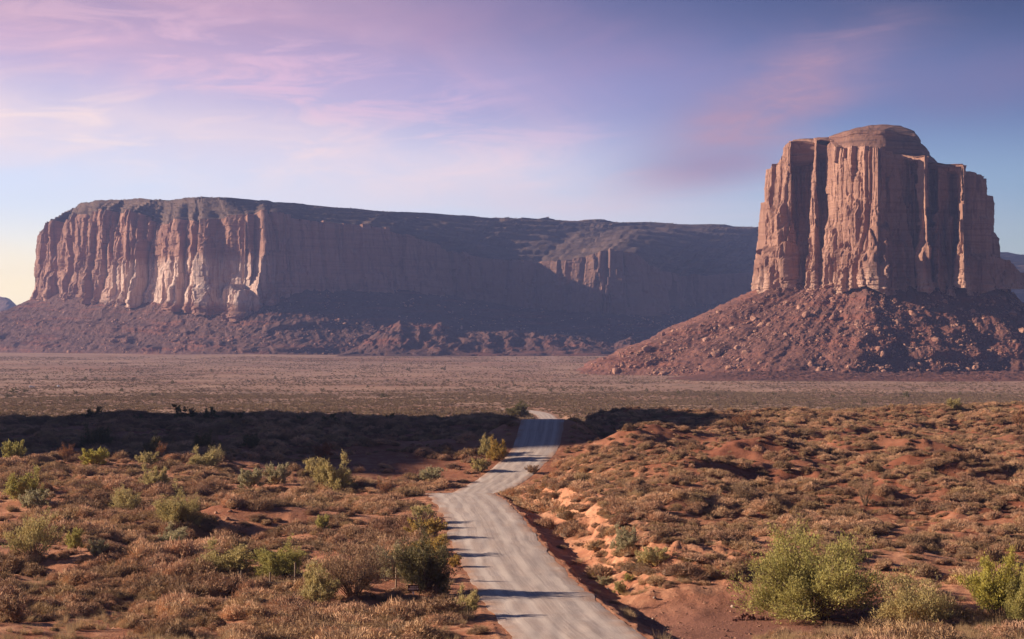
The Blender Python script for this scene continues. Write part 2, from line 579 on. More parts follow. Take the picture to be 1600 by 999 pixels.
LEAF = {
    'green': make_plant_mat('leaf_yellow_green', [(0, (0.283, 0.271, 0.100)), (.5, (0.366, 0.342, 0.130)), (1, (0.319, 0.307, 0.118))], .35),
    'bright': make_plant_mat('leaf_bright_green', [(0, (.33, .31, .075)), (.5, (.40, .37, .10)), (1, (.35, .325, .095))], .38),
    'olive': make_plant_mat('leaf_olive', [(0, (0.342, 0.295, 0.142)), (.5, (0.437, 0.378, 0.189)), (1, (0.389, 0.342, 0.189))], .32),
    'grey': make_plant_mat('leaf_grey_green', [(0, (0.319, 0.295, 0.183)), (.5, (0.389, 0.360, 0.236)), (1, (0.342, 0.325, 0.212))], .3),
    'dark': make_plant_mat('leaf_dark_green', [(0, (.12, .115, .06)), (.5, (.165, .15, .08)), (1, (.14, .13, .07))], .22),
    'ochre': make_plant_mat('leaf_ochre', [(0, (.34, .24, .075)), (.5, (.40, .29, .10)), (1, (.30, .24, .08))], .32),
    'brown': make_plant_mat('leaf_brown', [(0, (.28, .19, .13)), (.5, (.35, .24, .165)), (1, (.31, .225, .15))], .25),
    'rust': make_plant_mat('leaf_rust', [(0, (.24, .115, .065)), (.5, (.28, .14, .08)), (1, (.25, .14, .09))], .25),
}
M_BARK = plain_mat('shrub_bark', (.13, .085, .062), (.20, .14, .10))
M_WOOD = plain_mat('weathered_wood', (.22, .16, .12), (.32, .25, .19))

# ------------------------------------------------------------------ the road's line
ROADPTS = np.array([  # x, y, z of the middle of the road
    (9.5, 92, -.05), (6.6, 107, .0), (4.25, 121, .1), (3.55, 126, .1), (1.45, 146, -.1), (-1.2, 174, .1), (-3.3, 204, .35), (-5.9, 230, .25),
    (-7.6, 247, -1.0), (-7.4, 268, -3.3), (-5.6, 292, -4.7), (-4.0, 306, -4.75), (-1.5, 318, -4.2), (.9, 328, -2.9), (3.9, 341, -.8),
    (5.2, 355, 1.7), (5.9, 367, 3.5), (6.6, 380, 2.6), (7.6, 400, .9), (9.0, 440, -2.4), (11.5, 520, -6.5), (15, 640, -10.0), (17, 760, -14.2), (16, 830, -16.0), (14, 900, -16.2),
    (4, 950, -16.3), (-26, 1000, -16.6)])


def catmull(pts, n):
    pts = np.asarray(pts, float)
    p = np.vstack([2 * pts[0] - pts[1], pts, 2 * pts[-1] - pts[-2]])
    out = []
    for i in range(1, len(p) - 2):
        t = np.linspace(0, 1, n, endpoint=False)[:, None]
        a, b, c, d = p[i - 1], p[i], p[i + 1], p[i + 2]
        out.append(.5 * (2 * b + (c - a) * t + (2 * a - 5 * b + 4 * c - d) * t * t + (3 * b - a - 3 * c + d) * t ** 3))
    out.append(pts[-1][None])
    return np.vstack(out)


ROAD = catmull(ROADPTS, 14)
_tan = np.gradient(ROAD[:, :2], axis=0)
_tan /= np.linalg.norm(_tan, axis=1)[:, None]
ROADN = np.stack([_tan[:, 1], -_tan[:, 0]], 1)      # to the right of travel
ROADS = np.concatenate([[0], np.cumsum(np.linalg.norm(np.diff(ROAD[:, :2], axis=0), axis=1))])
HALF = 4.15


def road_query(X, Y):
    """signed offset from the road's middle (right positive) and its level there"""
    s = np.full(X.shape, 999.0)
    z = np.zeros(X.shape)
    near = np.where((Y > 80) & (Y < 1000) & (np.abs(X) < 75))[0]
    for k in range(0, len(near), 40000):
        i = near[k:k + 40000]
        dx = X[i][:, None] - ROAD[None, :, 0]
        dy = Y[i][:, None] - ROAD[None, :, 1]
        d2 = dx * dx + dy * dy
        j = d2.argmin(1)
        r = np.arange(len(i))
        sd = dx[r, j] * ROADN[j, 0] + dy[r, j] * ROADN[j, 1]
        al = dx[r, j] * _tan[j, 0] + dy[r, j] * _tan[j, 1]
        dd = np.sqrt(d2[r, j])
        s[i] = np.where(sd >= 0, 1, -1) * dd
        dz = np.gradient(ROAD[:, 2]) / np.maximum(np.gradient(ROADS), 1e-6)
        z[i] = ROAD[j, 2] + np.clip(al, -2, 2) * dz[j]
    return s, z


BY = np.array([-9000, -200, 0, 5, 20, 40, 60, 80, 96, 110, 240, 300, 335, 365, 395, 425, 450, 520, 700, 900, 1400, 2050, 2600, 3300, 3700, 5000, 9500])
BZ = np.array([0, 12, 14.6, 14.6, 13.2, 9.2, 4.9, 1.6, .2, 0, 0, -.5, -.4, 1.6, 2.9, 3.4, 2.6, -4, -12, -15, -20, -24, -20, -11.5, -10.5, -8, -8.0])


def ground_z(X, Y, want=False):
    X = np.asarray(X, float).ravel()
    Y = np.asarray(Y, float).ravel()
    D = np.hypot(X, Y)
    Ye = np.where((Y > 0) & (np.abs(X) < .6 * Y), Y, np.where(Y > 0, .5 * (Y + D), -D))
    Ye = np.where((Y <= 0), np.maximum(-D, -9000), Ye)
    right = sst(6, 16, X - .012 * (Y - 120))
    z = np.interp(Ye, BY, BZ)
    zr = np.interp(Ye - 26 * right, BY, BZ)
    zr = zr - 2.4 * sst(320, 420, Ye) * (1 - .6 * sst(70, 120, X))
    nearw = sst(70, 120, Ye) * (1 - sst(440, 700, Ye))
    z = np.where(nearw > 0, z + (zr - z) * nearw, z)
    farw = sst(500, 900, Ye)
    # hummocks
    h = fbm(X / 30, Y / 30, 0, 3, 11) * .75 + fbm(X / 9, Y / 9, 0, 3, 12) * .30 + fbm(X / 2.2, Y / 2.2, 0, 2, 13) * .10
    hr = np.maximum(ridged(X / 19, Y / 24, 0, 3, 15) - .05, 0) * 1.9 - .55 + fbm(X / 5, Y / 6, 0, 3, 16) * .30
    z = z + nearw * (h + right * sst(150, 200, Y) * hr)
    z = z + farw * fbm(X / 160, Y / 160, 0, 4, 18) * .9 * (1 - sst(5000, 8000, D))
    # the slope on the left that lies in shade, with an uneven crest
    left = (1 - sst(-14, -2, X)) * sst(360, 410, Y) * (1 - sst(470, 560, Y))
    z = z + left * (fbm(X / 26, .3, 0, 3, 21) * 1.2)
    # small ridge right of the cutting, hollow behind it
    ridge = np.exp(-((Y - (322 + (X - 11) * 2.1)) / 13.0) ** 2) * sst(7, 13, X) * (1 - sst(36, 52, X))
    z = z + ridge * 1.6
    # mounds of bare red clay on the right hillside
    clay = np.zeros_like(z)
    for (mx, my, rx, ry, hh) in ((22.5, 250, 8, 9, 1.9), (49, 236, 10, 9, 1.5), (58, 262, 9, 10, 1.4), (37, 300, 10, 12, 1.6), (66, 320, 12, 12, 1.8), (28, 350, 12, 9, 1.4)):
        e = np.exp(-((X - mx) / rx) ** 2 - ((Y - my) / ry) ** 2)
        z = z + e * hh * 1.45
        clay = np.maximum(clay, e * .9)
    clay = np.maximum(clay, right * sst(150, 215, Y) * (.68 + .32 * sst(-.1, .5, fbm(X / 24, Y / 24, 0, 3, 31))))
    clay = np.maximum(clay, (1 - right) * sst(280, 340, Y) * .5)
    # cut bank and wash hollow left of the road
    e = np.exp(-((X + 29.5) / 6.0) ** 2 - ((Y - 184) / 9.0) ** 2)
    z = z - 2.0 * e
    e2 = np.exp(-((X + 28) / 7.5) ** 2 - ((Y - 203) / 6.5) ** 2)
    z = z + 1.6 * e2
    clay = np.maximum(clay, np.maximum(e, e2) * .9)
    # the road's bed, its banks and ditches
    s, rz = road_query(X, Y)
    a = np.abs(s)
    jag = fbm(X / 3.2, Y / 3.2, 0, 3, 41)
    ditch = np.interp(s, [4.3, 5.2, 7.2, 9.2, 13], [0, -.55, -1.25, -.95, .0]) * sst(4.2, 4.6, s) * (1 - sst(246, 262, Y))
    bank = sst(8.2, 12.5, s + jag * 1.2) * sst(146, 160, Y) * (1 - sst(222, 250, Y)) * (1 - sst(20, 40, s)) * 1.7
    washw = sst(246, 262, Y) * (1 - sst(338, 352, Y))
    cut = sst(5.0, 12.0 + washw * np.where(s < 0, 44, 10), a + jag)
    bed = rz + ditch - .09
    nat = z + bank
    # the cutting through the rise and the fill past it
    w = cut
    inroad = (s < 900) & (Y < 1000)
    zz = bed * (1 - w) + nat * w
    bankz = sst(7.5, 10, s) * (1 - sst(16, 22, s)) * sst(140, 155, Y) * (1 - sst(230, 255, Y))
    zz = zz + bankz * (.42 * ridged(X / 2.2, Y / 2.2, 0, 4, 43) + .20 * fbm(X / .8, Y / .8, 0, 2, 44))
    berm = np.exp(-((a - 4.75 - jag * .25) / .35) ** 2) * (.10 + .32 * np.maximum(jag + .25, 0)) * inroad * np.where(s < 0, .25, 1.0) * (1 - .7 * sst(240, 260, Y))
    z = np.where(inroad, zz + berm + nearw * sst(4.4, 6, a) * jag * .12, z)
    # flat wash of brown dirt to the right of the road in front
    wash = sst(6.0, 7.5, s + jag * .6) * (1 - sst(19, 25, s - (Y - 121) * .12 + jag)) * sst(118, 122.5, Y + jag) * (1 - sst(137.5, 149, Y - .20 * X + 2.6 + jag))
    wz = -1.35 + .012 * (Y - 120) + jag * .06
    hole = np.exp(-((X - 9.6 - (Y - 137) * -.1) / 2.8) ** 2 - ((Y - 139.5) / 4.5) ** 2)
    wz = wz - .7 * hole
    z = np.where(wash > 0, z * (1 - wash) + wz * wash, z)
    if want:
        # scour marks in the ground colour attributes
        plain = sst(470, 640, Ye)
        return z, dict(plain=plain, clay=np.clip(clay, 0, 1), wash=wash, s=s)
    return z


def gz(x, y):
    return float(ground_z(np.array([x]), np.array([y]))[0])


# ground sheet: a disc of rings, finer ahead
def build_ground():
    fr = np.radians(np.linspace(-18.5, 18.5, 640))
    side = np.radians(np.linspace(18.5, 341.5, 92))[1:-1]
    th = np.concatenate([fr, side])
    r = np.concatenate([np.geomspace(.8, 95, 60, endpoint=False), np.geomspace(95, 470, 430, endpoint=False),
                        np.geomspace(470, 3900, 190, endpoint=False), np.geomspace(3900, 8800, 16)])
    R, TH = np.meshgrid(r, th, indexing='ij')
    X, Y = (R * np.sin(TH)).ravel(), (R * np.cos(TH)).ravel()
    z, at = ground_z(X, Y, True)
    v = np.stack([X, Y, z], 1)
    f = grid_faces(len(r), len(th), True)[:, ::-1]
    at.pop('s')
    return mesh_obj('ground', v, f, M_GROUND, smooth=True, kind='structure',
                    label='red desert ground with hummocks running out to a wide brown plain', attrs=at)


def build_road():
    sl_ = np.linspace(-HALF, HALF, 25)
    dn = []
    R2 = catmull(ROADPTS, 40)
    t_ = np.gradient(R2[:, :2], axis=0)
    t_ /= np.linalg.norm(t_, axis=1)[:, None]
    n_ = np.stack([t_[:, 1], -t_[:, 0]], 1)
    L = np.concatenate([[0], np.cumsum(np.linalg.norm(np.diff(R2[:, :2], axis=0), axis=1))])
    wob = 1 + np.where(sl_[None] < 0, (.09 - .06 * sst(150, 170, L)[:, None]) * fbm(L / 6, 0 * L, 0, 4, 51)[:, None], (.08 - .05 * sst(150, 170, L)[:, None]) * fbm(L / 5, 3 + 0 * L, 0, 4, 54)[:, None])
    X = R2[:, :1] + n_[:, :1] * sl_[None] * wob
    Y = R2[:, 1:2] + n_[:, 1:] * sl_[None] * wob
    crown = .05 * (1 - (sl_ / HALF) ** 2)[None] - .10 * np.maximum(np.abs(sl_) - 3.8, 0)[None]
    Z = R2[:, 2:3] + crown + .05 * fbm(X * 1.1, Y * .12, 0, 3, 52) + .03 * fbm(X / 2, Y / 2, 0, 2, 53) - .02
    v = np.stack([X, Y, Z], -1).reshape(-1, 3)
    f = grid_faces(len(R2), len(sl_))[:, ::-1]
    o = mesh_obj('road', v, f, M_ROAD, smooth=True, kind='structure',
                 label='pale graded gravel road winding down and up over the rise')
    me = o.data
    uvl = me.uv_layers.new(name='along')
    uvs = np.stack([np.broadcast_to(sl_[None], X.shape), np.broadcast_to(L[:, None], X.shape)], -1).reshape(-1, 2)
    li = np.zeros(len(me.loops), np.int32)
    me.loops.foreach_get('vertex_index', li)
    uvl.data.foreach_set('uv', uvs[li].astype(np.float32).ravel())
    return o


ground = build_ground()
road = build_road()


# ------------------------------------------------------------------ cliffs: lofted walls
def resample_loop(C, ures, smooth_u):
    """C: rings x columns x 3 control points of a closed loop; ures: pieces per column interval"""
    R_, Nc, _ = C.shape
    out = []
    for j in range(Nc):
        t = np.linspace(0, 1, ures[j], endpoint=False)[None, :, None]
        b, c = C[:, j][:, None], C[:, (j + 1) % Nc][:, None]
        if smooth_u:
            a, d = C[:, j - 1][:, None], C[:, (j + 2) % Nc][:, None]
            cr = .5 * (2 * b + (c - a) * t + (2 * a - 5 * b + 4 * c - d) * t * t + (3 * b - a - 3 * c + d) * t ** 3)
            out.append(cr * smooth_u + (b + (c - b) * t) * (1 - smooth_u))
        else:
            out.append(b + (c - b) * t)
    return np.concatenate(out, 1)


def normals_of(ring, k=6):
    d = np.roll(ring[:, :2], -k, 0) - np.roll(ring[:, :2], k, 0)
    n = np.stack([d[:, 1], -d[:, 0]], 1)
    n /= np.maximum(np.linalg.norm(n, axis=1), 1e-6)[:, None]
    return n


def wall(name, ringA, ringB, nrows, disp, mat, parent, close_top=False, nk=8, label=None, smooth=False):
    """wall between two matching rings; disp(s, z, t) pushes it along its outward normal"""
    t = np.linspace(0, 1, nrows)[:, None]
    n = normals_of(ringA, nk)
    s = np.concatenate([[0], np.cumsum(np.linalg.norm(np.diff(ringA[:, :2], axis=0), axis=1))])
    Pm = ringA[None] * (1 - t[..., None]) + ringB[None] * t[..., None]
    Sg = np.broadcast_to(s[None], Pm.shape[:2])
    Tg = np.broadcast_to(t, Pm.shape[:2])
    dd, dz = disp(Sg, Pm[..., 2], Tg, Pm)
    V = Pm.copy()
    V[..., :2] += n[None] * dd[..., None]
    V[..., 2] += dz
    nr, nc = V.shape[:2]
    if close_top:
        cen = V[-1].mean(0)
        rows = [V]
        for k_, q in enumerate((.93, .82, .5, .2, .02)):
            rr = cen[None] + (V[-1] - cen[None]) * q
            qz = (1.0, .97, .55, .2, .02)[k_]
            rr[:, 2] = V[-1][:, 2] * qz + cen[2] * (1 - qz) + close_top * (1 - qz) + 1.2 * fbm(rr[:, 0] / 12, rr[:, 1] / 12, 0, 3, 91)
            rows.append(rr[None])
        V = np.concatenate(rows, 0)
        nr = V.shape[0]
    f = grid_faces(nr, nc, True)
    o = mesh_obj(name, V.reshape(-1, 3), f, mat, parent, smooth=smooth, label=label)
    return o, V


def cliff_disp(seed, big=1.0, sc=1.0, low=1.0, saw=0.0, per=60.0):
    def fn(s, z, t, Pm):
        w = s + 2.5 * sc * fbm(s / (40 * sc), z / (140 * sc), 0, 3, seed) + .5 * sc * fbm(s / (6 * sc), z / (26 * sc), 0, 3, seed + 5)
        zz = z + 6 * sc * fbm(s / (14 * sc), z / (40 * sc), 0, 2, seed + 9)
        c1, e1, t1 = facets(w / (34 * sc), zz / (380 * sc), seed)
        c2, e2, t2 = facets(w / (14 * sc), zz / (64 * sc), seed + 1)
        c3, e3, t3 = facets(w / (5.5 * sc), zz / (26 * sc), seed + 2)
        d = big * sc * (6.5 * c1 + 15 * t1 + 2.8 * c2 + 8.0 * t2 + .6 * c3 + 2.0 * t3)
        d -= sc * (2.4 * np.exp(-(e1 / .05) ** 2) + 1.0 * np.exp(-(e2 / .07) ** 2))
        # buttresses: faces that swing out to the left edge of each recess
        if saw:
            q = (w + .35 * per * fbm(w / (1.3 * per), z / (3 * per), 0, 2, seed + 11)) / per
            fr_ = q - np.floor(q)
            ci = np.sin(np.floor(q) * 12.9898 + seed) * .5 + .5
            d += saw * (.45 + .75 * ci) * (sst(0, .86, fr_) - .5 - 1.0 * sst(.88, 1.0, fr_))
        d += sc * (.45 * fbm(s / (4 * sc), z / (20 * sc), 0, 4, seed + 4) + .25 * fbm(s / (3 * sc), z / (4 * sc), 0, 3, seed + 14))
        # leaning flakes and stacked buttresses in front of the wall, each broken off at its own height
        for (ww, h0, h1, dep, sd) in ((15, .16, .20, 4.0, 6), (24, .36, .30, 4.0, 16), (10, .58, .32, 2.2, 26)):
            cb, eb = worley(w / (ww * sc), .3 + 0 * z, seed + sd)
            hb = h0 + h1 * cb + .03 * fbm(s / (4 * sc), z / (12 * sc), 0, 3, seed + sd + 1)
            d += low * sc * dep * sst(.03, -.03, t - hb)
        d -= low * sc * 3.0
        # level beds at the foot
        bed = sst(.12, .07, t)
        d += bed * sc * (.9 + .7 * np.sign(np.sin(z / (1.1 * sc) + 2 * fbm(s / 60, z * 0, 0, 2, seed + 7))))
        d += sc * .45 * fbm(s * 0 + .5, z / (2.6 * sc), s / (90 * sc), 3, seed + 8)
        d += sc * .30 * np.sign(np.sin(z / (1.9 * sc) + 3 * fbm(s / 90, z / 50, 0, 2, seed + 17))) * sst(-.1, .3, fbm(s / (30 * sc), z / (30 * sc), 0, 2, seed + 18))
        top = sst(.93, 1.0, t)
        d -= top * sc * 1.5
        dz = sst(.9, 1.0, t) * sc * (1.6 * c2 + 2.2 * c1)
        return d, dz
    return fn


def cap_disp(seed, amp=1.0, sc=1.0):
    def fn(s, z, t, Pm):
        st = np.sin(z / (2.6 * sc) + 1.4 * fbm(s / (60 * sc), z * 0, 0, 3, seed))
        d = amp * sc * (2.3 * np.sign(st) * np.abs(st) ** .4 + 2.0 * fbm(s / (14 * sc), z / (7 * sc), 0, 4, seed + 1) + 3.2 * fbm(s / (45 * sc), z / (40 * sc), 0, 2, seed + 2))
        return d, amp * sc * .5 * fbm(s / (5 * sc), t * 3, 0, 3, seed + 3)
    return fn


def talus_disp(seed, sc=1.0, conc=.10, bed=1.0):
    def fn(s, z, t, Pm):
        X, Y = Pm[..., 0], Pm[..., 1]
        env = np.sin(np.pi * np.clip(t, 0, 1)) ** .6
        w = s + 8 * sc * fbm(s / (50 * sc), t * 2.5, 0, 3, seed)
        d = sc * env * (2.6 * ridged(w / (26 * sc), t * 1.6, 0, 5, seed + 1) + 3.4 * fbm(X / (16 * sc), Y / (16 * sc), z / (16 * sc), 5, seed + 2))
        dz = sc * (1.5 * fbm(X / (7 * sc), Y / (7 * sc), z / (7 * sc), 4, seed + 3) + .9 * np.maximum(worley(X / (5 * sc), Y / (5 * sc), seed + 4)[0], 0)) * sst(0, .06, t)
        # harder red beds step out of the lower slope
        for (tb, hb_) in ((.16, 3.0), (.30, 2.6), (.52, 2.0)):
            m_ = sst(-.2, .35, fbm(s / (70 * sc), tb * 9, 0, 3, seed + 6))
            d += bed * sc * hb_ * 1.6 * m_ * (sst(tb - .012, tb + .004, t) * 0 + sst(tb + .06, tb, t) * sst(tb - .10, tb - .01, t))
        dz -= conc * sc * 60 * np.sin(np.pi * t) * .35
        return d, dz
    return fn


def ring_from(cols, key):
    return np.array([c[key] for c in cols], float)


# ---- the butte on the right
BD = 2200.0


def bpt(x, dd, v):
    return P(x, v, BD + dd)


# (column, depth offset, top row) along the front of the wall, left to right
BF = [(1187, 205, 265), (1196, 172, 264), (1209, 152, 258), (1213, 146, 254), (1223, 128, 228), (1234, 118, 223), (1238, 144, 222), (1244, 160, 222), (1262, 142, 220),
      (1270, 104, 218), (1276, 98, 217), (1281, 132, 216), (1296, 120, 214), (1303, 66, 233), (1320, 46, 231), (1345, 26, 230), (1362, 6, 231), (1372, 0, 232),
      (1379, 10, 233), (1402, 16, 236), (1424, 20, 241), (1432, 30, 244), (1447, -8, 245), (1452, 12, 252), (1457, 34, 262), (1461, 38, 264), (1466, 6, 261),
      (1470, 26, 261), (1482, 14, 262), (1488, 26, 266), (1491, 18, 258), (1504, -22, 258), (1508, -16, 259), (1516, 0, 264), (1530, 12, 271), (1541, 30, 281), (1546, 62, 292)]
BB = [(1550, 150, 330), (1535, 260, 310), (1450, 300, 262), (1330, 310, 222), (1250, 300, 228), (1200, 262, 268)]
allb = BF + BB
cen = P(1370, 300, BD + 150)
base, rim, foot = [], [], []
for i, (x, dd, v) in enumerate(allb):
    b_ = bpt(x, {1238: 124, 1244: 128, 1262: 118, 1270: 98, 1281: 106, 1296: 92}.get(x, dd), 447)
    b_[2] = 74.0 + 6 * math.sin(i * 1.3)
    out = b_[:2] - cen[:2]
    out /= np.linalg.norm(out)
    tl = (x - 1187) / 360.0
    spread = 1.5 + 2 * math.sin(i * 2.1)
    b_[:2] += out * spread
    r_ = bpt(x, dd + (6 if i < len(BF) else 0), v)
    base.append(b_)
    rim.append(r_)
    a_ = math.atan2(out[0], -out[1])
    run = 150 + 55 * max(0, -out[0]) + 20 * math.sin(3 * a_)
    f_ = b_.copy()
    f_[:2] = b_[:2] + out * run
    foot.append(f_)
base, rim, foot = map(np.array, (base, rim, foot))
# the lower shelf on the right widens the foot of the slope there
for i in range(len(allb)):
    foot[i, 2] = gz(foot[i, 0], foot[i, 1]) - 2.5
ures = []
for i in range(len(allb)):
    L_ = np.linalg.norm(rim[i, :2] - rim[(i + 1) % len(allb), :2])
    ures.append(max(2, int(L_ / (1.15 if i < len(BF) - 1 else 12))))
Cl = resample_loop(np.stack([base, rim]), ures, 0.25)
Fl = resample_loop(np.stack([foot, base]), [max(3, u) for u in ures], .6)
# smooth the slope's two rings so that it fans out evenly
def smooth_ring(r, k):
    w_ = np.exp(-np.linspace(-2, 2, 2 * k + 1) ** 2)
    w_ /= w_.sum()
    return sum(np.roll(r, j - k, 0) * w_[j] for j in range(2 * k + 1))


def even_ring(r, step):
    c = np.vstack([r, r[:1]])
    s_ = np.concatenate([[0], np.cumsum(np.linalg.norm(np.diff(c[:, :2], axis=0), axis=1))])
    n_ = int(s_[-1] / step)
    q = np.linspace(0, s_[-1], n_, endpoint=False)
    return np.stack([np.interp(q, s_, c[:, k]) for k in range(3)], 1)


def front_ring(ft, bs, step_front, step_back, ycut):
    """resample two matching rings, finer where they face the camera"""
    m_ = (ft + bs) / 2
    c = np.vstack([m_, m_[:1]])
    seg = np.linalg.norm(np.diff(c[:, :2], axis=0), axis=1)
    ym = (c[:-1, 1] + c[1:, 1]) / 2
    wgt = seg / np.where(ym < ycut, step_front, step_back)
    s_ = np.concatenate([[0], np.cumsum(wgt)])
    n_ = int(s_[-1])
    q = np.linspace(0, s_[-1], n_, endpoint=False)
    res = []
    for r in (ft, bs):
        cc = np.vstack([r, r[:1]])
        res.append(np.stack([np.interp(q, s_, cc[:, k]) for k in range(3)], 1))
    return res


butte = empty('butte', (float(cen[0]), float(cen[1]), -24), 'tall flat topped red sandstone butte on a debris cone at right', 'butte', kind='structure')
butte_inv = Matrix.Translation(-Vector(butte.location))


def own(o, root):
    """keep a part where it was built when it goes under its thing"""
    o.parent = root
    o.matrix_parent_inverse = Matrix.Translation(-Vector(root.location))
    return o




def butte_cliff(s, z, t, Pm):
    d, dz = cliff_disp(103, .85, .9, .95)(s, z, t, Pm)
    d = d - 3.5
    col = 800 + Pm[..., 0] / Pm[..., 1] * F + 2.2 * fbm(s / 9, z / 14, 0, 3, 105)
    frontf = sst(BD + 240, BD + 200, Pm[..., 1])
    for i, (a_, b_, tt, dep) in enumerate((                                           (1310, 1332, .33, 8), (1330, 1346, .55, 4), (1194, 1220, .34, 8), (1206, 1226, .62, 5), (1352, 1378, .22, 7), (1376, 1392, .48, 7),
                                           (1404, 1424, .40, 8), (1416, 1434, .66, 5), (1464, 1487, .62, 9), (1514, 1538, .30, 6))):
        top_ = tt + .05 * fbm(s / 7, z * 0, 0, 3, 106 + i)
        d = d + frontf * dep * sst(a_ - 1.2, a_ + 1.8, col) * (1 - sst(b_ - 1.5, b_ + 1.2, col)) * sst(.025, -.035, t - top_)
    return d, dz


o, V = wall('cliff', Cl[0], Cl[1], 215, butte_cliff, M_BUTTE, None, close_top=4.0, nk=18,
            label='sheer fluted sandstone wall of pillars and cracks')
own(o, butte)
ang_ = np.arctan2(base[:, 0] - cen[0], base[:, 1] - cen[1])
rad_ = np.hypot(base[:, 0] - cen[0], base[:, 1] - cen[1])
o_ = np.argsort(ang_)
aa = np.linspace(-math.pi, math.pi, 1600, endpoint=False)
rb = np.interp(aa, ang_[o_], rad_[o_], period=2 * math.pi)
rb = smooth_ring(rb[:, None], 60)[:, 0] - 9
rb += 4 * fbm(np.sin(aa) * 3, np.cos(aa) * 3, 0, 3, 78)
run = 150 + 100 * sst(.0, 1.0, -np.sin(aa)) + 14 * fbm(np.sin(aa) * 2.2, np.cos(aa) * 2.2, 0, 3, 79)
b2 = np.stack([cen[0] + np.sin(aa) * rb, cen[1] + np.cos(aa) * rb, 86 + 9 * fbm(np.sin(aa) * 6, np.cos(aa) * 6, 0, 3, 77)], 1)
f2 = np.stack([cen[0] + np.sin(aa) * (rb + run), cen[1] + np.cos(aa) * (rb + run), 0 * aa], 1)
f2[:, 2] = ground_z(f2[:, 0], f2[:, 1]) - 3.0
f2, b2 = f2[::-1], b2[::-1]
f2, b2 = front_ring(f2, b2, 1.7, 14, BD + 170)
o, TV = wall('talus_slope', f2, b2, 170, talus_disp(120, 1.0, .10, 1.9), M_TALUS, None, label='dark red debris cone scored by gullies')
own(o, butte)
BUTTE_TALUS = TV
# caprock: stepped beds set back from the rim
capc = [(1292, 122, 0), (1304, 92, 0), (1325, 64, 0), (1350, 46, 0), (1385, 36, 0), (1425, 40, 0), (1457, 48, 0), (1474, 100, 0), (1455, 200, 0), (1420, 260, 0), (1350, 265, 0), (1300, 230, 0)]
c0 = np.array([bpt(x, d, 246) for x, d, _ in capc])
cm = c0[:, :2].mean(0)
c1 = c0.copy()
c1[:, :2] = cm + (c0[:, :2] - cm) * np.array([.95 if x < 1330 else .84 if x < 1400 else .66 if x < 1460 else .55 for x, _, _ in capc])[:, None]
for i, (x, d, _) in enumerate(capc):
    vt = np.interp(x, [1292, 1312, 1338, 1400, 1446, 1458], [215, 209, 203, 204, 208, 211])
    c1[i, 2] = CAMZ + (VH - vt) * (BD + d + 12) / F
    c0[i, 2] = CAMZ + (VH - np.interp(x, [1292, 1430, 1474], [248, 250, 268])) * (BD + d) / F
cr = resample_loop(np.stack([c0, c1]), [40] * 7 + [8] * 5, .7)
o, _ = wall('caprock', cr[0], cr[1], 60, cap_disp(140, .38), M_CAP, None, close_top=.3, label='dark layered cap of thin beds on the summit')
own(o, butte)
# low shelf of broken rock at the right foot of the wall
shc = [(1536, 10, 395), (1552, 12, 398), (1560, 20, 402), (1580, 26, 406), (1592, 40, 420), (1602, 90, 430), (1596, 190, 425), (1550, 220, 395), (1520, 120, 390)]
s0 = np.array([bpt(x, d, 452) for x, d, v in shc])
s1 = np.array([bpt(x, d + 4, v) for x, d, v in shc])
sr = resample_loop(np.stack([s0, s1]), [14, 12, 20, 16, 40, 30, 20, 20, 30], .1)
o, _ = wall('rock_shelf', sr[0], sr[1], 44, cliff_disp(150, .5, .5), M_BUTTE, None, close_top=2.0, label='low dark shelf of blocks at the right end of the wall')
own(o, butte)

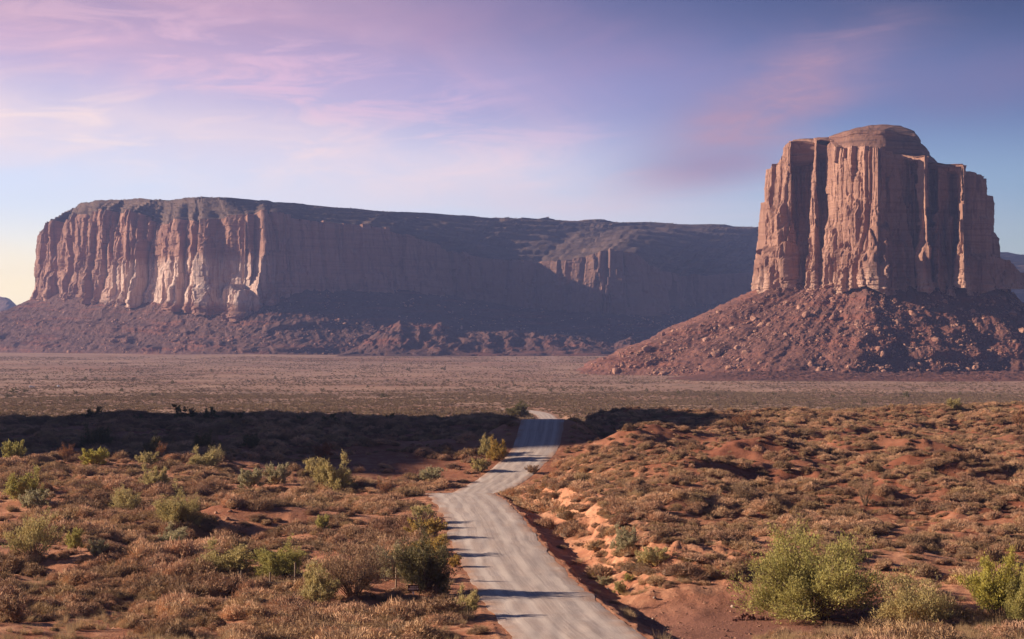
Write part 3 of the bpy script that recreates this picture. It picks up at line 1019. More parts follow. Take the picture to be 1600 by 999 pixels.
# ---- the long mesa on the left
# (foot: column, depth) (base: column, depth, row) (rim: column, depth, row) (cap edge: column, depth)
MC = [((-150, 4450), (63, 4560, 456), (70, 4570, 362), (108, 4600)),
      ((-75, 4330), (80, 4440, 456), (84, 4450, 352), (112, 4520)),
      ((-40, 4250), (84, 4405, 456), (88, 4410, 346), (116, 4500)),
      ((-10, 4180), (108, 4330, 457), (108, 4335, 338), (122, 4440)),
      ((10, 4130), (112, 4300, 457), (112, 4310, 334), (128, 4380)),
      ((40, 4060), (142, 4215, 459), (146, 4222, 330), (150, 4320)),
      ((70, 4010), (148, 4188, 460), (152, 4196, 329), (175, 4300)),
      ((120, 3940), (188, 4100, 462), (192, 4110, 331), (215, 4250)),
      ((150, 3900), (208, 4085, 464), (212, 4092, 336), (240, 4210)),
      ((190, 3850), (236, 4030, 466), (238, 4036, 345), (262, 4180)),
      ((250, 3760), (282, 3925, 470), (284, 3932, 346), (290, 4120)),
      ((285, 3720), (300, 3905, 472), (302, 3912, 348), (305, 4095)),
      ((320, 3680), (335, 3842, 476), (337, 3850, 343), (320, 4080)),
      ((350, 3650), (350, 3836, 480), (352, 3844, 340), (335, 4078)),
      ((385, 3620), (376, 3790, 486), (378, 3798, 335), (352, 4080)),
      ((440, 3600), (392, 3802, 470), (396, 3815, 334), (400, 4140)),
      ((490, 3595), (440, 3840, 452), (440, 3860, 337), (462, 4290)),
      ((560, 3600), (520, 3900, 447), (518, 3925, 347), (560, 4430)),
      ((650, 3620), (600, 3955, 446), (598, 3985, 358), (660, 4600)),
      ((720, 3650), (655, 4000, 450), (650, 4035, 372), (760, 4740)),
      ((780, 3680), (740, 4110, 468), (738, 4150, 398), (840, 4800)),
      ((850, 3720), (842, 4150, 480), (844, 4190, 409), (925, 4890)),
      ((900, 3735), (892, 4120, 484), (898, 4150, 403), (965, 4925)),
      ((945, 3745), (938, 4085, 486), (942, 4120, 392), (1000, 4960)),
      ((1000, 3775), (1000, 4090, 486), (992, 4135, 397), (1060, 5010)),
      ((1060, 3830), (1032, 4150, 480), (1026, 4180, 420), (1120, 5070)),
      ((1120, 3880), (1062, 4260, 474), (1060, 4320, 432), (1180, 5130)),
      ((1250, 3960), (1200, 4520, 470), (1205, 4640, 425), (1270, 5350)),
      ((1500, 4200), (1480, 4850, 462), (1480, 5000, 425), (1450, 5950)),
      ((1900, 4700), (1800, 5600, 455), (1760, 5750, 425), (1660, 6750)),
      ((2100, 7800), (1900, 7400, 480), (1850, 7300, 440), (1720, 7200)),
      ((1000, 8300), (1000, 7900, 480), (1000, 7800, 440), (1000, 7500)),
      ((250, 7200), (300, 6900, 480), (310, 6800, 440), (320, 6500)),
      ((-50, 5400), (90, 5200, 470), (100, 5150, 400), (130, 5000))]
R0, R1, R2_, R3 = [], [], [], []
for (fx, fd), (bx_, bd_, bv), (rx_, rd_, rv_), (cx_, cd_) in MC:
    f_ = P(fx, 540, fd)
    f_[2] = gz(f_[0], f_[1]) - 3
    R0.append(f_)
    R1.append(P(bx_, bv, bd_))
    R2_.append(P(rx_, rv_, rd_))
    c_ = P(cx_, 320, cd_)
    vt = np.interp(cx_, [105, 120, 130, 200, 300, 330, 462, 700, 950, 1190, 1450, 1660], [336, 324, 319, 313, 314, 310, 321, 338, 347, 356, 380, 397])
    c_[2] = CAMZ + (VH - vt) * cd_ / F if cd_ < 6800 else 310
    if len(R3) >= 29:
        c_[2] = 296
    R3.append(c_)
R0, R1, R2_, R3 = map(np.array, (R0, R1, R2_, R3))
um = []
for i in range(len(MC)):
    L_ = np.linalg.norm(R2_[i, :2] - R2_[(i + 1) % len(MC), :2])
    step = 2.3 if i < 16 else 3.2 if i < 28 else 60
    um.append(max(3, int(L_ / step)))
MR = resample_loop(np.stack([R0, R1, R2_, R3]), um, .35)
mesa = empty('mesa', (-300, 4300, -12), 'long flat topped mesa with lit cliffs at its left end and shaded flank', 'mesa', kind='structure')


def mesa_cliff(s, z, t, Pm):
    d, dz = cliff_disp(207, 1.05, 2.3, .6, 8.0, 150.0)(s, z, t, Pm)
    # the wall sinks into slopes towards the right
    col = 800 + Pm[..., 0] / Pm[..., 1] * F
    k = np.interp(col, [60, 400, 520, 700, 800, 870, 1030, 1150], [1, 1, .55, .6, .5, .8, .8, .4])
    return d * k, dz * k


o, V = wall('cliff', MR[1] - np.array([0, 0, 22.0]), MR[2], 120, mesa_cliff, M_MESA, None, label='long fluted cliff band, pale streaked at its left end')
own(o, mesa)
rim_row = V[-1]
R2d = smooth_ring(rim_row, 4)
R2d[:, 2] -= 2.5
f3, b3 = front_ring(MR[0], MR[1], 5.0, 25.0, 5000)
f3 = smooth_ring(f3, 20)
f3[:, 2] = ground_z(f3[:, 0], f3[:, 1]) - 4
b3 = smooth_ring(b3, 12)
dv = b3[:, :2] - f3[:, :2]
dv /= np.linalg.norm(dv, axis=1)[:, None]
b3[:, :2] += dv * 18
f3, b3 = front_ring(f3, b3, 4.2, 50, 5000)
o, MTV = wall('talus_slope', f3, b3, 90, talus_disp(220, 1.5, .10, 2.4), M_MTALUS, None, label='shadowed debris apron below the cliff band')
own(o, mesa)


def mesa_cap(s, z, t, Pm):
    e = sst(0, .1, t)
    n = 7.0
    stp = (t * n + .35 * fbm(s / 160, t * 2, 0, 3, 231))
    fr_ = stp - np.floor(stp)
    dz = 9.0 * (sst(.0, .3, fr_) - fr_) * e + 3.5 * fbm(s / 80, t * 5, 0, 4, 233) * e * (1 - .6 * sst(.93, 1, t)) + 1.0 * fbm(s / 14, t * 14, 0, 3, 235) * e
    d = 7 * fbm(s / 130, t * 2.2, 0, 4, 232) * e * (1 - .6 * t) + 1.6 * fbm(s / 25, t * 9, 0, 3, 234) * e
    return d, dz


R3b = smooth_ring(MR[3], 4)
o, MCV = wall('caprock', R2d, R3b, 80, mesa_cap, M_MESACAP, None, nk=28, close_top=-30.0, label='dark stepped slope and level summit above the cliff band')
own(o, mesa)

# ---- low badland hills in front of the mesa
def hill_patch(name, x0, x1, y0, y1, nx, ny, hfun, mat, label, kind='structure'):
    X, Y = np.meshgrid(np.linspace(x0, x1, nx), np.linspace(y0, y1, ny))
    z = hfun(X, Y)
    v = np.stack([X.ravel(), Y.ravel(), z.ravel()], 1)
    return mesh_obj(name, v, grid_faces(ny, nx), mat, smooth=False, kind=kind, label=label)


def foothill(X, Y):
    g = ground_z(X, Y).reshape(X.shape)
    col = 800 + X / Y * F
    hp = np.interp(col, [520, 560, 600, 625, 660, 690, 720, 800, 900, 960, 985, 1010, 1060], [0, 8, 40, 52, 46, 50, 30, 34, 24, 10, 22, 6, 0])
    rise = sst(3380, 3560, Y + 25 * fbm(X / 60, Y / 60, 0, 3, 61))
    h = hp * rise * (1 - sst(3640, 3720, Y) * .4)
    h = h + np.minimum(h, 14) / 14 * (8 * ridged(X / 42, Y / 60, 0, 4, 62) + 2.5 * fbm(X / 12, Y / 12, 0, 3, 63))
    edge = sst(3330, 3380, Y) * (1 - sst(3730, 3770, Y)) * sst(-330, -290, X) * (1 - sst(300, 340, X))
    low = 6 * sst(0, .5, ridged(X / 50, Y / 30, 0, 3, 64)) * sst(3350, 3400, Y)
    return g - 2 + (h + low) * edge


hill_patch('badland_hill', -340, 350, 3330, 3770, 330, 150, foothill, M_MTALUS, 'low eroded badland hill below the middle of the mesa')


def apron(X, Y):
    g = ground_z(X, Y).reshape(X.shape)
    e = sst(1880, 1930, Y) * sst(150, 260, X) * (1 - sst(2090, 2120, Y))
    return g - .6 + e * (1.6 + 2.6 * ridged(X / 36, Y / 16, 0, 4, 66) + .8 * fbm(X / 7, Y / 7, 0, 3, 67) + 5 * sst(1960, 2100, Y))


hill_patch('ripple_hill', 150, 760, 1880, 2120, 420, 160, apron, M_TALUS, 'low red ripples of eroded ground at the foot of the butte')


def far_left(X, Y):
    col = 800 + X / Y * F
    return -12 + 208 * np.interp(col, [-700, -300, -60, -10, 14, 30, 60, 130], [.3, .7, 1.05, 1.05, .97, .78, .35, 0]) * sst(7600, 8100, Y + 90 * fbm(X / 300, Y / 300, 0, 3, 71)) * (1 - sst(8350, 8700, Y)) + 6 * fbm(X / 60, Y / 60, 0, 4, 72)


hill_patch('distant_hill', -4200, -1700, 7500, 8720, 160, 60, far_left, M_HILL, 'hazy blue distant hill low on the horizon at far left')

# ---- ridge added out of view on the left, shaped to shade the slope
def shade_hill(X, Y):
    g = ground_z(X, Y).reshape(X.shape)
    u = Y + X * .123
    prof = np.interp(u, [290, 302, 310, 332, 350, 435, 520, 575, 625], [0, 71, 75, 83, 100, 111, 109, 80, 0])
    cross = np.interp(X, [-410, -365, -305, -260, -230, -205], [0, .7, 1, 1, .75, 0])
    h = prof * cross
    return g - 1 + h * (1 + .05 * fbm(X / 25, Y / 25, 0, 4, 81)) + np.minimum(h, 8) * .3 * fbm(X / 8, Y / 8, 0, 3, 82)


hill_patch('shade_ridge', -425, -190, 300, 690, 130, 200, shade_hill, M_TALUS, 'added red rock ridge beyond the left edge, casting shade on the slope')

# ------------------------------------------------------------------ plants
def hit(x, v, dmin=96.0, dmax=4200.0):
    """where the line of sight through a photo point meets the ground"""
    d = np.geomspace(dmin, dmax, 2600)
    X = (x - 800) * d / F
    Zl = CAMZ + (VH - v) * d / F
    z = ground_z(X, d)
    k = np.where(Zl <= z)[0]
    if len(k) == 0:
        return None
    i = k[0]
    return np.array([X[i], d[i], z[i]])


def blades_mesh(name, n, rad, hgt, wid, seed, mat, lean=1.15, seg=3):
    r = np.random.default_rng(seed)
    vs, fs = [], []
    for i in range(n):
        a = r.uniform(0, 2 * math.pi)
        rr = rad * .5 * math.sqrt(r.random())
        tilt = lean * r.random() ** .75
        ln = hgt * r.uniform(.65, 1.25) * (1 + .25 * math.sin(a * 2 + seed))
        p = np.array([rr * math.cos(a), rr * math.sin(a), -.04])
        a2 = a + r.normal(0, .5)
        side = np.array([-math.sin(a2 + r.normal(0, .8)), math.cos(a2 + r.normal(0, .8)), r.normal(0, .3)])
        b0 = len(vs)
        for k in range(seg):
            t = k / (seg - 1)
            tl = tilt * (.55 + .45 * t)
            q = p + np.array([math.cos(a2) * math.sin(tl), math.sin(a2) * math.sin(tl), math.cos(tl)]) * ln * t
            w = wid * (1 - .75 * t) * r.uniform(.8, 1.3)
            vs.append(q - side * w)
            vs.append(q + side * w)
        for k in range(seg - 1):
            a_ = b0 + 2 * k
            fs.append((a_, a_ + 1, a_ + 3, a_ + 2))
    me = bpy.data.meshes.new(name)
    me.from_pydata([tuple(v) for v in vs], [], fs)
    me.materials.append(mat)
    return me


def dome_mesh(name, n, rad, hgt, seed, mat, wid=.0085, ln=.12):
    """low rounded clump: short upright twigs standing all over an uneven dome"""
    r = np.random.default_rng(seed)
    vs, fs = [], []
    lob = r.uniform(0, 6.28, 3)
    for i in range(n):
        a = r.uniform(0, 2 * math.pi)
        ph = math.acos(r.uniform(.02, 1.0))
        k = (1 + .20 * math.sin(2 * a + lob[0]) + .13 * math.sin(3 * a + lob[1]) + .10 * math.sin(5 * a + 3 * ph + lob[2])) * r.uniform(.72, 1.05)
        c = np.array([math.cos(a) * math.sin(ph) * rad, math.sin(a) * math.sin(ph) * rad, math.cos(ph) * hgt]) * k
        d = np.array([math.cos(a) * math.sin(ph) * .7, math.sin(a) * math.sin(ph) * .7, math.cos(ph) * .7 + .22]) + r.normal(0, .36, 3)
        d /= np.linalg.norm(d)
        l_ = ln * r.uniform(.6, 1.35)
        p0, p1 = c - d * l_ * .75, c + d * l_ * .45
        p0[2] = max(p0[2], -.03)
        sd = np.cross(d, r.normal(0, 1, 3))
        sd /= np.linalg.norm(sd)
        b0 = len(vs)
        w = wid * r.uniform(.7, 1.5)
        vs += [p0 - sd * w * .5, p0 + sd * w * .5, (p0 + p1) / 2 + sd * w, p1, (p0 + p1) / 2 - sd * w]
        fs.append((b0, b0 + 1, b0 + 2, b0 + 3, b0 + 4))
    me = bpy.data.meshes.new(name)
    # woody heart of the clump, a closed dome added to block light through it
    nt_ = len(fs)
    na, nr = 14, 5
    b0 = len(vs)
    for q in range(nr):
        ph = math.pi / 2 * (1 - q / (nr - .4))
        for k_ in range(na):
            a = 2 * math.pi * k_ / na
            k = .66 * (1 + .20 * math.sin(2 * a + lob[0]) + .13 * math.sin(3 * a + lob[1]) + .10 * math.sin(5 * a + 3 * ph + lob[2])) * r.uniform(.95, 1.05)
            vs.append(np.array([math.cos(a) * math.sin(ph) * rad * k, math.sin(a) * math.sin(ph) * rad * k, math.cos(ph) * hgt * k - (.06 if q == 0 else 0)]))
    for q in range(nr - 1):
        for k_ in range(na):
            k2 = (k_ + 1) % na
            fs.append((b0 + q * na + k_, b0 + q * na + k2, b0 + (q + 1) * na + k2, b0 + (q + 1) * na + k_))
    fs.append(tuple(b0 + (nr - 1) * na + k_ for k_ in range(na)))
    me.from_pydata([tuple(v) for v in vs], [], fs)
    me.materials.append(mat)
    me.materials.append(M_CORE)
    for p_ in me.polygons[nt_:]:
        p_.material_index = 1
        p_.use_smooth = True
    return me


SCRUB = [dome_mesh('scrub_twigs', 1400, .60, .40, 300 + i, M_SCRUB) for i in range(5)]
SCRUB += [dome_mesh('scrub_twigs', 1600, .90, .36, 320 + i, M_SCRUB) for i in range(2)]
TANS = [blades_mesh('grass_blades', 200, .55, .46, .0075, 340 + i, M_TAN, .9) for i in range(3)]
FAR = [blades_mesh('far_scrub_blades', 46, .7, .62, .075, 360 + i, M_FSCRUB, 1.25, 2) for i in range(4)]


def source_collection(name, meshes):
    c = bpy.data.collections.new(name)
    for m in meshes:
        c.objects.link(bpy.data.objects.new('source_' + name, m))
    return c


def scatter(name, pts, scl, rot, idx, meshes, label, rxy=None):
    """one mass of uncounted growth or rubble: points that carry copies of a few shapes"""
    me = bpy.data.meshes.new(name)
    me.vertices.add(len(pts))
    me.vertices.foreach_set('co', np.asarray(pts, np.float32).ravel())
    for an, ty, av in (('scl', 'FLOAT_VECTOR', scl), ('rot', 'FLOAT_VECTOR', rot), ('idx', 'INT', idx)):
        a = me.attributes.new(an, ty, 'POINT')
        a.data.foreach_set('vector' if ty == 'FLOAT_VECTOR' else 'value', np.ascontiguousarray(av, np.float32 if ty != 'INT' else np.int32).ravel())
    o = bpy.data.objects.new(name, me)
    COL.objects.link(o)
    src = source_collection(name, meshes)
    g = bpy.data.node_groups.new(name, 'GeometryNodeTree')
    g.interface.new_socket('Geometry', in_out='INPUT', socket_type='NodeSocketGeometry')
    g.interface.new_socket('Geometry', in_out='OUTPUT', socket_type='NodeSocketGeometry')
    gi, go = g.nodes.new('NodeGroupInput'), g.nodes.new('NodeGroupOutput')
    ci = g.nodes.new('GeometryNodeCollectionInfo')
    ci.inputs['Collection'].default_value = src
    ci.inputs['Separate Children'].default_value = True
    ci.inputs['Reset Children'].default_value = True
    ip = g.nodes.new('GeometryNodeInstanceOnPoints')
    ip.inputs['Pick Instance'].default_value = True

    def na(nm, ty):
        n = g.nodes.new('GeometryNodeInputNamedAttribute')
        n.data_type = ty
        n.inputs['Name'].default_value = nm
        return n.outputs['Attribute']
    L = g.links.new
    L(gi.outputs[0], ip.inputs['Points'])
    L(ci.outputs[0], ip.inputs['Instance'])
    L(na('idx', 'INT'), ip.inputs['Instance Index'])
    e2r = g.nodes.new('FunctionNodeEulerToRotation')
    L(na('rot', 'FLOAT_VECTOR'), e2r.inputs[0])
    L(e2r.outputs[0], ip.inputs['Rotation'])
    L(na('scl', 'FLOAT_VECTOR'), ip.inputs['Scale'])
    L(ip.outputs[0], go.inputs[0])
    md = o.modifiers.new('scatter', 'NODES')
    md.node_group = g
    tag(o, label, None, None, 'stuff')
    return o


def fan_points(n, y0, y1, half=.47):
    """points spread evenly over a fan of ground ahead of the camera"""
    y = np.sqrt(rng.uniform(y0 ** 2, y1 ** 2, n))
    x = rng.uniform(-half, half, n) * y
    return x, y


x, y = fan_points(100000, 92, 470)
z, at = ground_z(x, y, True)
s_ = at['s']
gapn = fbm(x / 14, y / 14, 0, 3, 401) + .5 * fbm(x / 4, y / 4, 0, 2, 402)
keep = np.abs(s_) > 5.3 + np.maximum(0, gapn) * 1.5
keep &= ~((s_ > 0) & (s_ < 8.6) & (y < 255) & (rng.random(len(x)) < .9))
keep &= at['wash'] < .15
pr = np.clip(.39 + 1.05 * gapn, .03, .9)
pr = np.where((x > 8) & (y > 150), np.clip(pr * 1.35 + .10, 0, .95), pr)
pr *= 1 - .25 * np.clip(at['clay'], 0, 1) ** 3
pr = np.where((s_ > 8.6) & (s_ < 30) & (y < 260), np.maximum(pr, .5), pr)
pr = np.where((y > 400) & (y < 470), np.maximum(pr, .8), pr)
keep &= rng.random(len(x)) < pr
x, y, z = x[keep], y[keep], z[keep]
n = len(x)
size = np.clip(rng.lognormal(-.06, .48, n), .35, 2.6) * (1 + .25 * sst(.1, .6, gapn[keep])) * np.where(y < 135, 1.1, 1.0)
size *= np.where((x > 8) & (y > 150), .80, 1.0)
idx = rng.integers(0, len(SCRUB), n)
tanm = rng.random(n) < np.where(y < 150, .20, .09)
flat = rng.uniform(.75, 1.25, n)
# the 300 clumps that look largest are things of their own, the rest one mass
col_ = 800 + x / y * F
row_ = VH + (CAMZ - z) / y * F
inview = (col_ > 4) & (col_ < 1596) & (row_ < 990)
app = np.where(inview & ~tanm, size / y, 0)
order = np.argsort(-app)[:290]
single = np.zeros(n, bool)
single[order] = True


LANDMARKS = [(1268, 966, 'tallest olive green shrub'), (1424, 978, 'open twiggy olive shrub'), (1560, 970, 'bright yellow green shrub'), (664, 927, 'dark green roadside shrub'),
             (552, 934, 'large bare twiggy shrub'), (438, 903, 'rounded green shrub at the fence'), (350, 897, 'wide olive shrub left of the fence'), (54, 872, 'straw green shrub near the left edge'),
             (198, 803, 'lone straw coloured shrub'), (282, 826, 'olive shrub at the red bank'), (118, 862, 'small bright green shrub'), (978, 866, 'pale shrub on the orange bank'),
             (1162, 786, 'wide pale twiggy shrub'), (1352, 790, 'bare thin trunked shrub'), (728, 962, 'olive shrub at the near road corner'), (20, 972, 'brown corner shrub'),
             (1000, 950, 'pale stones of the dirt flat'), (377, 902, 'first fence post'), (522, 768, 'tall pale olive shrub by the bend'), (150, 729, 'vivid yellow green shrub'), (1172, 965, 'dark stone pile'),
             (505, 830, 'yellow green shrub halfway to the road'), (1500, 850, 'empty red slope at far right'), (250, 965, 'bare sand at the lower left'), (1100, 860, 'top of the brown dirt flat')]


def region_label(c_, r_, sz_, fl_):
    lx, lv_, nm = min(LANDMARKS, key=lambda q: (q[0] - c_) ** 2 + (1.6 * (q[1] - r_)) ** 2)
    dx_, dv_ = c_ - lx, r_ - lv_
    near = 'just ' if math.hypot(dx_, 1.6 * dv_) < 60 else ''
    if abs(dx_) > 1.3 * abs(dv_):
        rel = near + ('right of the ' if dx_ > 0 else 'left of the ')
    else:
        rel = near + ('in front of the ' if dv_ > 0 else 'behind the ')
    big_ = 'large' if sz_ > 1.75 else 'middling' if sz_ > 1.4 else 'small'
    sh = 'tall' if fl_ > 1.08 else 'flat' if fl_ < .9 else 'rounded'
    return f'{big_} {sh} scrub clump {rel}{nm}', f'scrub clumps around the {nm}'


for i in order:
    o = bpy.data.objects.new('scrub_clump', SCRUB[idx[i]])
    COL.objects.link(o)
    o.location = (x[i], y[i], z[i])
    o.rotation_euler = (0, 0, rng.uniform(0, 6.28))
    o.scale = (size[i], size[i] * rng.uniform(.8, 1.2), size[i] * flat[i])
    lb, gr = region_label(col_[i], row_[i], size[i], flat[i])
    tag(o, lb, 'scrub', gr)


def eul(n_, tilt=.12):
    return np.stack([rng.normal(0, tilt, n_), rng.normal(0, tilt, n_), rng.uniform(0, 6.28, n_)], 1)


m_ = ~single & ~tanm
k = m_.sum()
scatter('scrub', np.stack([x, y, z], 1)[m_], np.stack([size, size * rng.uniform(.8, 1.3, n), size * flat], 1)[m_], eul(k), idx[m_], SCRUB,
        'low dry scrub spread over the red sand on both sides of the road')
# bleached grass: among the scrub and thick along the front edge
xg, yg = fan_points(8800, 96, 150)
zg, ag = ground_z(xg, yg, True)
gn = fbm(xg / 7, yg / 7, 0, 3, 411)
kg = (np.abs(ag['s']) > 5.2) & (ag['wash'] < .1) & (rng.random(len(xg)) < np.clip(.15 + .9 * gn + .9 * sst(131, 114, yg), 0, 1))
gx = np.concatenate([x[tanm], xg[kg]])
gy = np.concatenate([y[tanm], yg[kg]])
gzv = np.concatenate([z[tanm], zg[kg]])
gs = np.clip(rng.lognormal(-.15, .3, len(gx)), .4, 1.6)
scatter('grass', np.stack([gx, gy, gzv], 1), np.stack([gs, gs, gs * rng.uniform(.7, 1.2, len(gs))], 1), eul(len(gs)), rng.integers(0, 3, len(gs)), TANS,
        'bleached dry grass tufts between the scrub')
# the plain beyond the rise
xp, yp = fan_points(250000, 560, 3300)
x2, y2 = fan_points(82000, 560, 1350)
xp, yp = np.concatenate([xp, x2]), np.concatenate([yp, y2])
pn_ = fbm(xp / 90, yp / 160, 0, 4, 421) + .4 * fbm(xp / 18, yp / 18, 0, 2, 422)
belt = sst(1500, 1000, yp) - .22 * sst(1700, 3200, yp)
kp = rng.random(len(xp)) < np.clip(.30 + .55 * pn_ + .35 * belt, .02, .95)
kp &= np.hypot(xp - cen[0], (yp - cen[1])) > 330
xp, yp = xp[kp], yp[kp]
zp = ground_z(xp, yp)
sp_, _ = road_query(xp, yp)
kp = np.abs(sp_) > 6
xp, yp, zp = xp[kp], yp[kp], zp[kp]
ps = np.clip(rng.lognormal(.05, .35, len(xp)), .5, 2.4)
scatter('plain_scrub', np.stack([xp, yp, zp], 1), np.stack([ps * 1.1, ps * 1.1, ps * .8], 1), eul(len(xp), .05), rng.integers(0, 4, len(xp)), FAR,
        'countless small scrub tufts over the far brown plain')


# ---- shrubs with stems and crowns
def tube(vs, fs, pts, r0, r1, sides=4):
    pts = np.asarray(pts)
    b0 = len(vs)
    for k, p in enumerate(pts):
        t = k / (len(pts) - 1)
        d = pts[min(k + 1, len(pts) - 1)] - pts[max(k - 1, 0)]
        d = d / (np.linalg.norm(d) + 1e-9)
        u = np.cross(d, [.3, .7, .2])
        u /= np.linalg.norm(u)
        w = np.cross(d, u)
        r = r0 * (1 - t) + r1 * t
        for q in range(sides):
            a = 2 * math.pi * q / sides
            vs.append(p + (u * math.cos(a) + w * math.sin(a)) * r)
    for k in range(len(pts) - 1):
        for q in range(sides):
            a, b = b0 + k * sides + q, b0 + k * sides + (q + 1) % sides
            fs.append((a, b, b + sides, a + sides))


def shrub_meshes(seed, W, H, nst, nbr, nleaf, leaf, shell=.55, up=.5, stemr=.05, top=1.0, low=.0, gap=.35):
    """stems bend from the root to tips spread through a dome; twigs leave them, leaves cluster along the twigs"""
    r = np.random.default_rng(seed)
    sv, sf = [], []
    A, B, wt_ = [], [], []
    lob = r.uniform(0, 6.28, 4)
    for i in range(nst):
        a = 2 * math.pi * (i * .618 + r.uniform(-.06, .06))
        ph = math.acos(np.clip(r.uniform(low, 1.0), 0, 1))
        k = r.uniform(shell, 1.0) ** .6 * (1 + .14 * math.sin(2 * a + lob[0]) + .10 * math.sin(4 * a + 2 * ph + lob[1]) + r.normal(0, .05))
        tip = np.array([math.cos(a) * math.sin(ph) ** .8 * W * .44, math.sin(a) * math.sin(ph) ** .8 * W * .44, H * (.08 + .84 * math.cos(ph) ** top)]) * k
        p0 = np.array([math.cos(a), math.sin(a), 0]) * r.uniform(0, .045) * W + np.array([0, 0, -.1])
        mid = p0 * .45 + tip * .55 + np.array([r.normal(0, .03) * W, r.normal(0, .03) * W, H * .14 * math.sin(ph)])
        pts = [(1 - t) ** 2 * p0 + 2 * t * (1 - t) * mid + t * t * tip + r.normal(0, .008, 3) * W * t for t in np.linspace(0, 1, 6)]
        tube(sv, sf, pts, stemr * r.uniform(.6, 1.2), stemr * .2)
        dens = 1.0 if r.random() > gap else r.uniform(.15, .5)
        A.append(pts[3]), B.append(pts[5]), wt_.append(dens)
        for b in range(nbr):
            t = r.uniform(.35, 1.0)
            k_ = min(int(t * 5), 4)
            q = pts[k_] * (1 - (t * 5 - k_)) + pts[k_ + 1] * (t * 5 - k_)
            dr = pts[k_ + 1] - pts[k_]
            dr = dr / np.linalg.norm(dr) * .7 + r.normal(0, .55, 3) + np.array([0, 0, .6 * up])
            dr /= np.linalg.norm(dr)
            e = q + dr * r.uniform(.08, .17) * (W * .5 + H * .5)
            e[2] = max(e[2], .03 * H)
            mm = (q + e) / 2 + r.normal(0, .012, 3) * W
            tube(sv, sf, [q, mm, e], stemr * .3, stemr * .1, 3)
            A.append(q), B.append(e), wt_.append(dens)
    A, B, wt_ = np.array(A), np.array(B), np.array(wt_)
    tw = r.choice(len(A), nleaf, p=wt_ / wt_.sum())
    A, B = A[tw], B[tw]
    t = r.random(nleaf)[:, None] ** .7
    c = A + (B - A) * t * 1.1 + r.normal(0, 1, (nleaf, 3)) * (.013 * (W + H))
    c[:, 2] = np.maximum(c[:, 2], .02)
    ax = (B - A) / (np.linalg.norm(B - A, axis=1)[:, None] + 1e-9) * .8 + r.normal(0, .55, (nleaf, 3)) + np.array([0, 0, up])
    ax /= np.linalg.norm(ax, axis=1)[:, None]
    sd = np.cross(ax, r.normal(0, 1, (nleaf, 3)))
    sd /= np.linalg.norm(sd, axis=1)[:, None] + 1e-9
    ll = leaf * r.uniform(.6, 1.4, nleaf)[:, None]
    lv = np.zeros((nleaf * 3, 3))
    lv[0::3] = c - sd * ll * .26
    lv[1::3] = c + sd * ll * .26
    lv[2::3] = c + ax * ll
    sv = np.array(sv)
    ex = np.percentile(np.hypot(c[:, 0], c[:, 1]), 96) * 2
    ez = np.percentile(c[:, 2], 98.5)
    sm = bpy.data.meshes.new('shrub_stems')
    sm.from_pydata([tuple(v) for v in sv], [], sf)
    sm.materials.append(M_BARK)
    cm_ = bpy.data.meshes.new('shrub_crown')
    cm_.from_pydata([tuple(v) for v in lv], [], [(3 * i, 3 * i + 1, 3 * i + 2) for i in range(nleaf)])
    cm_.materials.append(LEAF['olive'])
    return sm, cm_, ex, ez


PROTO = {
    'broad': shrub_meshes(501, 8.2, 5.0, 110, 9, 42000, .125, .55, .6, .05, .8, .0, .3),
    'open': shrub_meshes(502, 4.8, 2.9, 70, 7, 9000, .11, .6, .6, .022, .9, .05, .3),
    'feather': shrub_meshes(503, 4.0, 4.2, 46, 9, 16000, .12, .35, 1.3, .03, .6, .25, .2),
    'round': shrub_meshes(504, 4.4, 3.6, 60, 8, 18000, .12, .5, .5, .04, .8, .0, .2),
    'twiggy': shrub_meshes(505, 6.0, 4.2, 80, 9, 7000, .11, .4, .9, .03, .75, .12, .4),
    'mid': shrub_meshes(506, 3.4, 2.4, 44, 7, 8000, .12, .5, .7, .022, .8, .02, .25),
    'midopen': shrub_meshes(507, 3.4, 2.6, 48, 6, 4400, .11, .5, 1.0, .02, .8, .15, .3),
    'small': shrub_meshes(508, 2.2, 1.6, 28, 6, 3400, .12, .5, .6, .02, .8, .02, .2),
    'bare': shrub_meshes(509, 3.2, 3.0, 26, 8, 1700, .10, .5, .6, .03, .7, .25, .3),
    'dot': shrub_meshes(510, 3.0, 2.2, 12, 3, 620, .30, .5, .3, .05, .8, .0, .2),
}


def add_shrub(proto, leafmat, x_, v_, w_, h_, label, cat='shrub', group=None, name='shrub', parts=True, dmin=96, dmax=4200):
    p = hit(x_, v_, dmin, dmax)
    if p is None:
        return None
    sm, cm_, W0, H0 = PROTO[proto]
    W, H = w_ * p[1] / F, h_ * p[1] / F
    root = empty(name, (p[0], p[1], p[2] - .05), label, cat, group)
    root.rotation_euler = (0, 0, rng.uniform(0, 6.28))
    root.scale = (W / W0, W / W0, H / H0)
    for nm, me, mt in (('stems', sm, M_BARK), ('crown', cm_, LEAF[leafmat])):
        o = bpy.data.objects.new(nm, me)
        COL.objects.link(o)
        o.parent = root
        o.material_slots[0].link = 'OBJECT'
        o.material_slots[0].material = mt
    return root


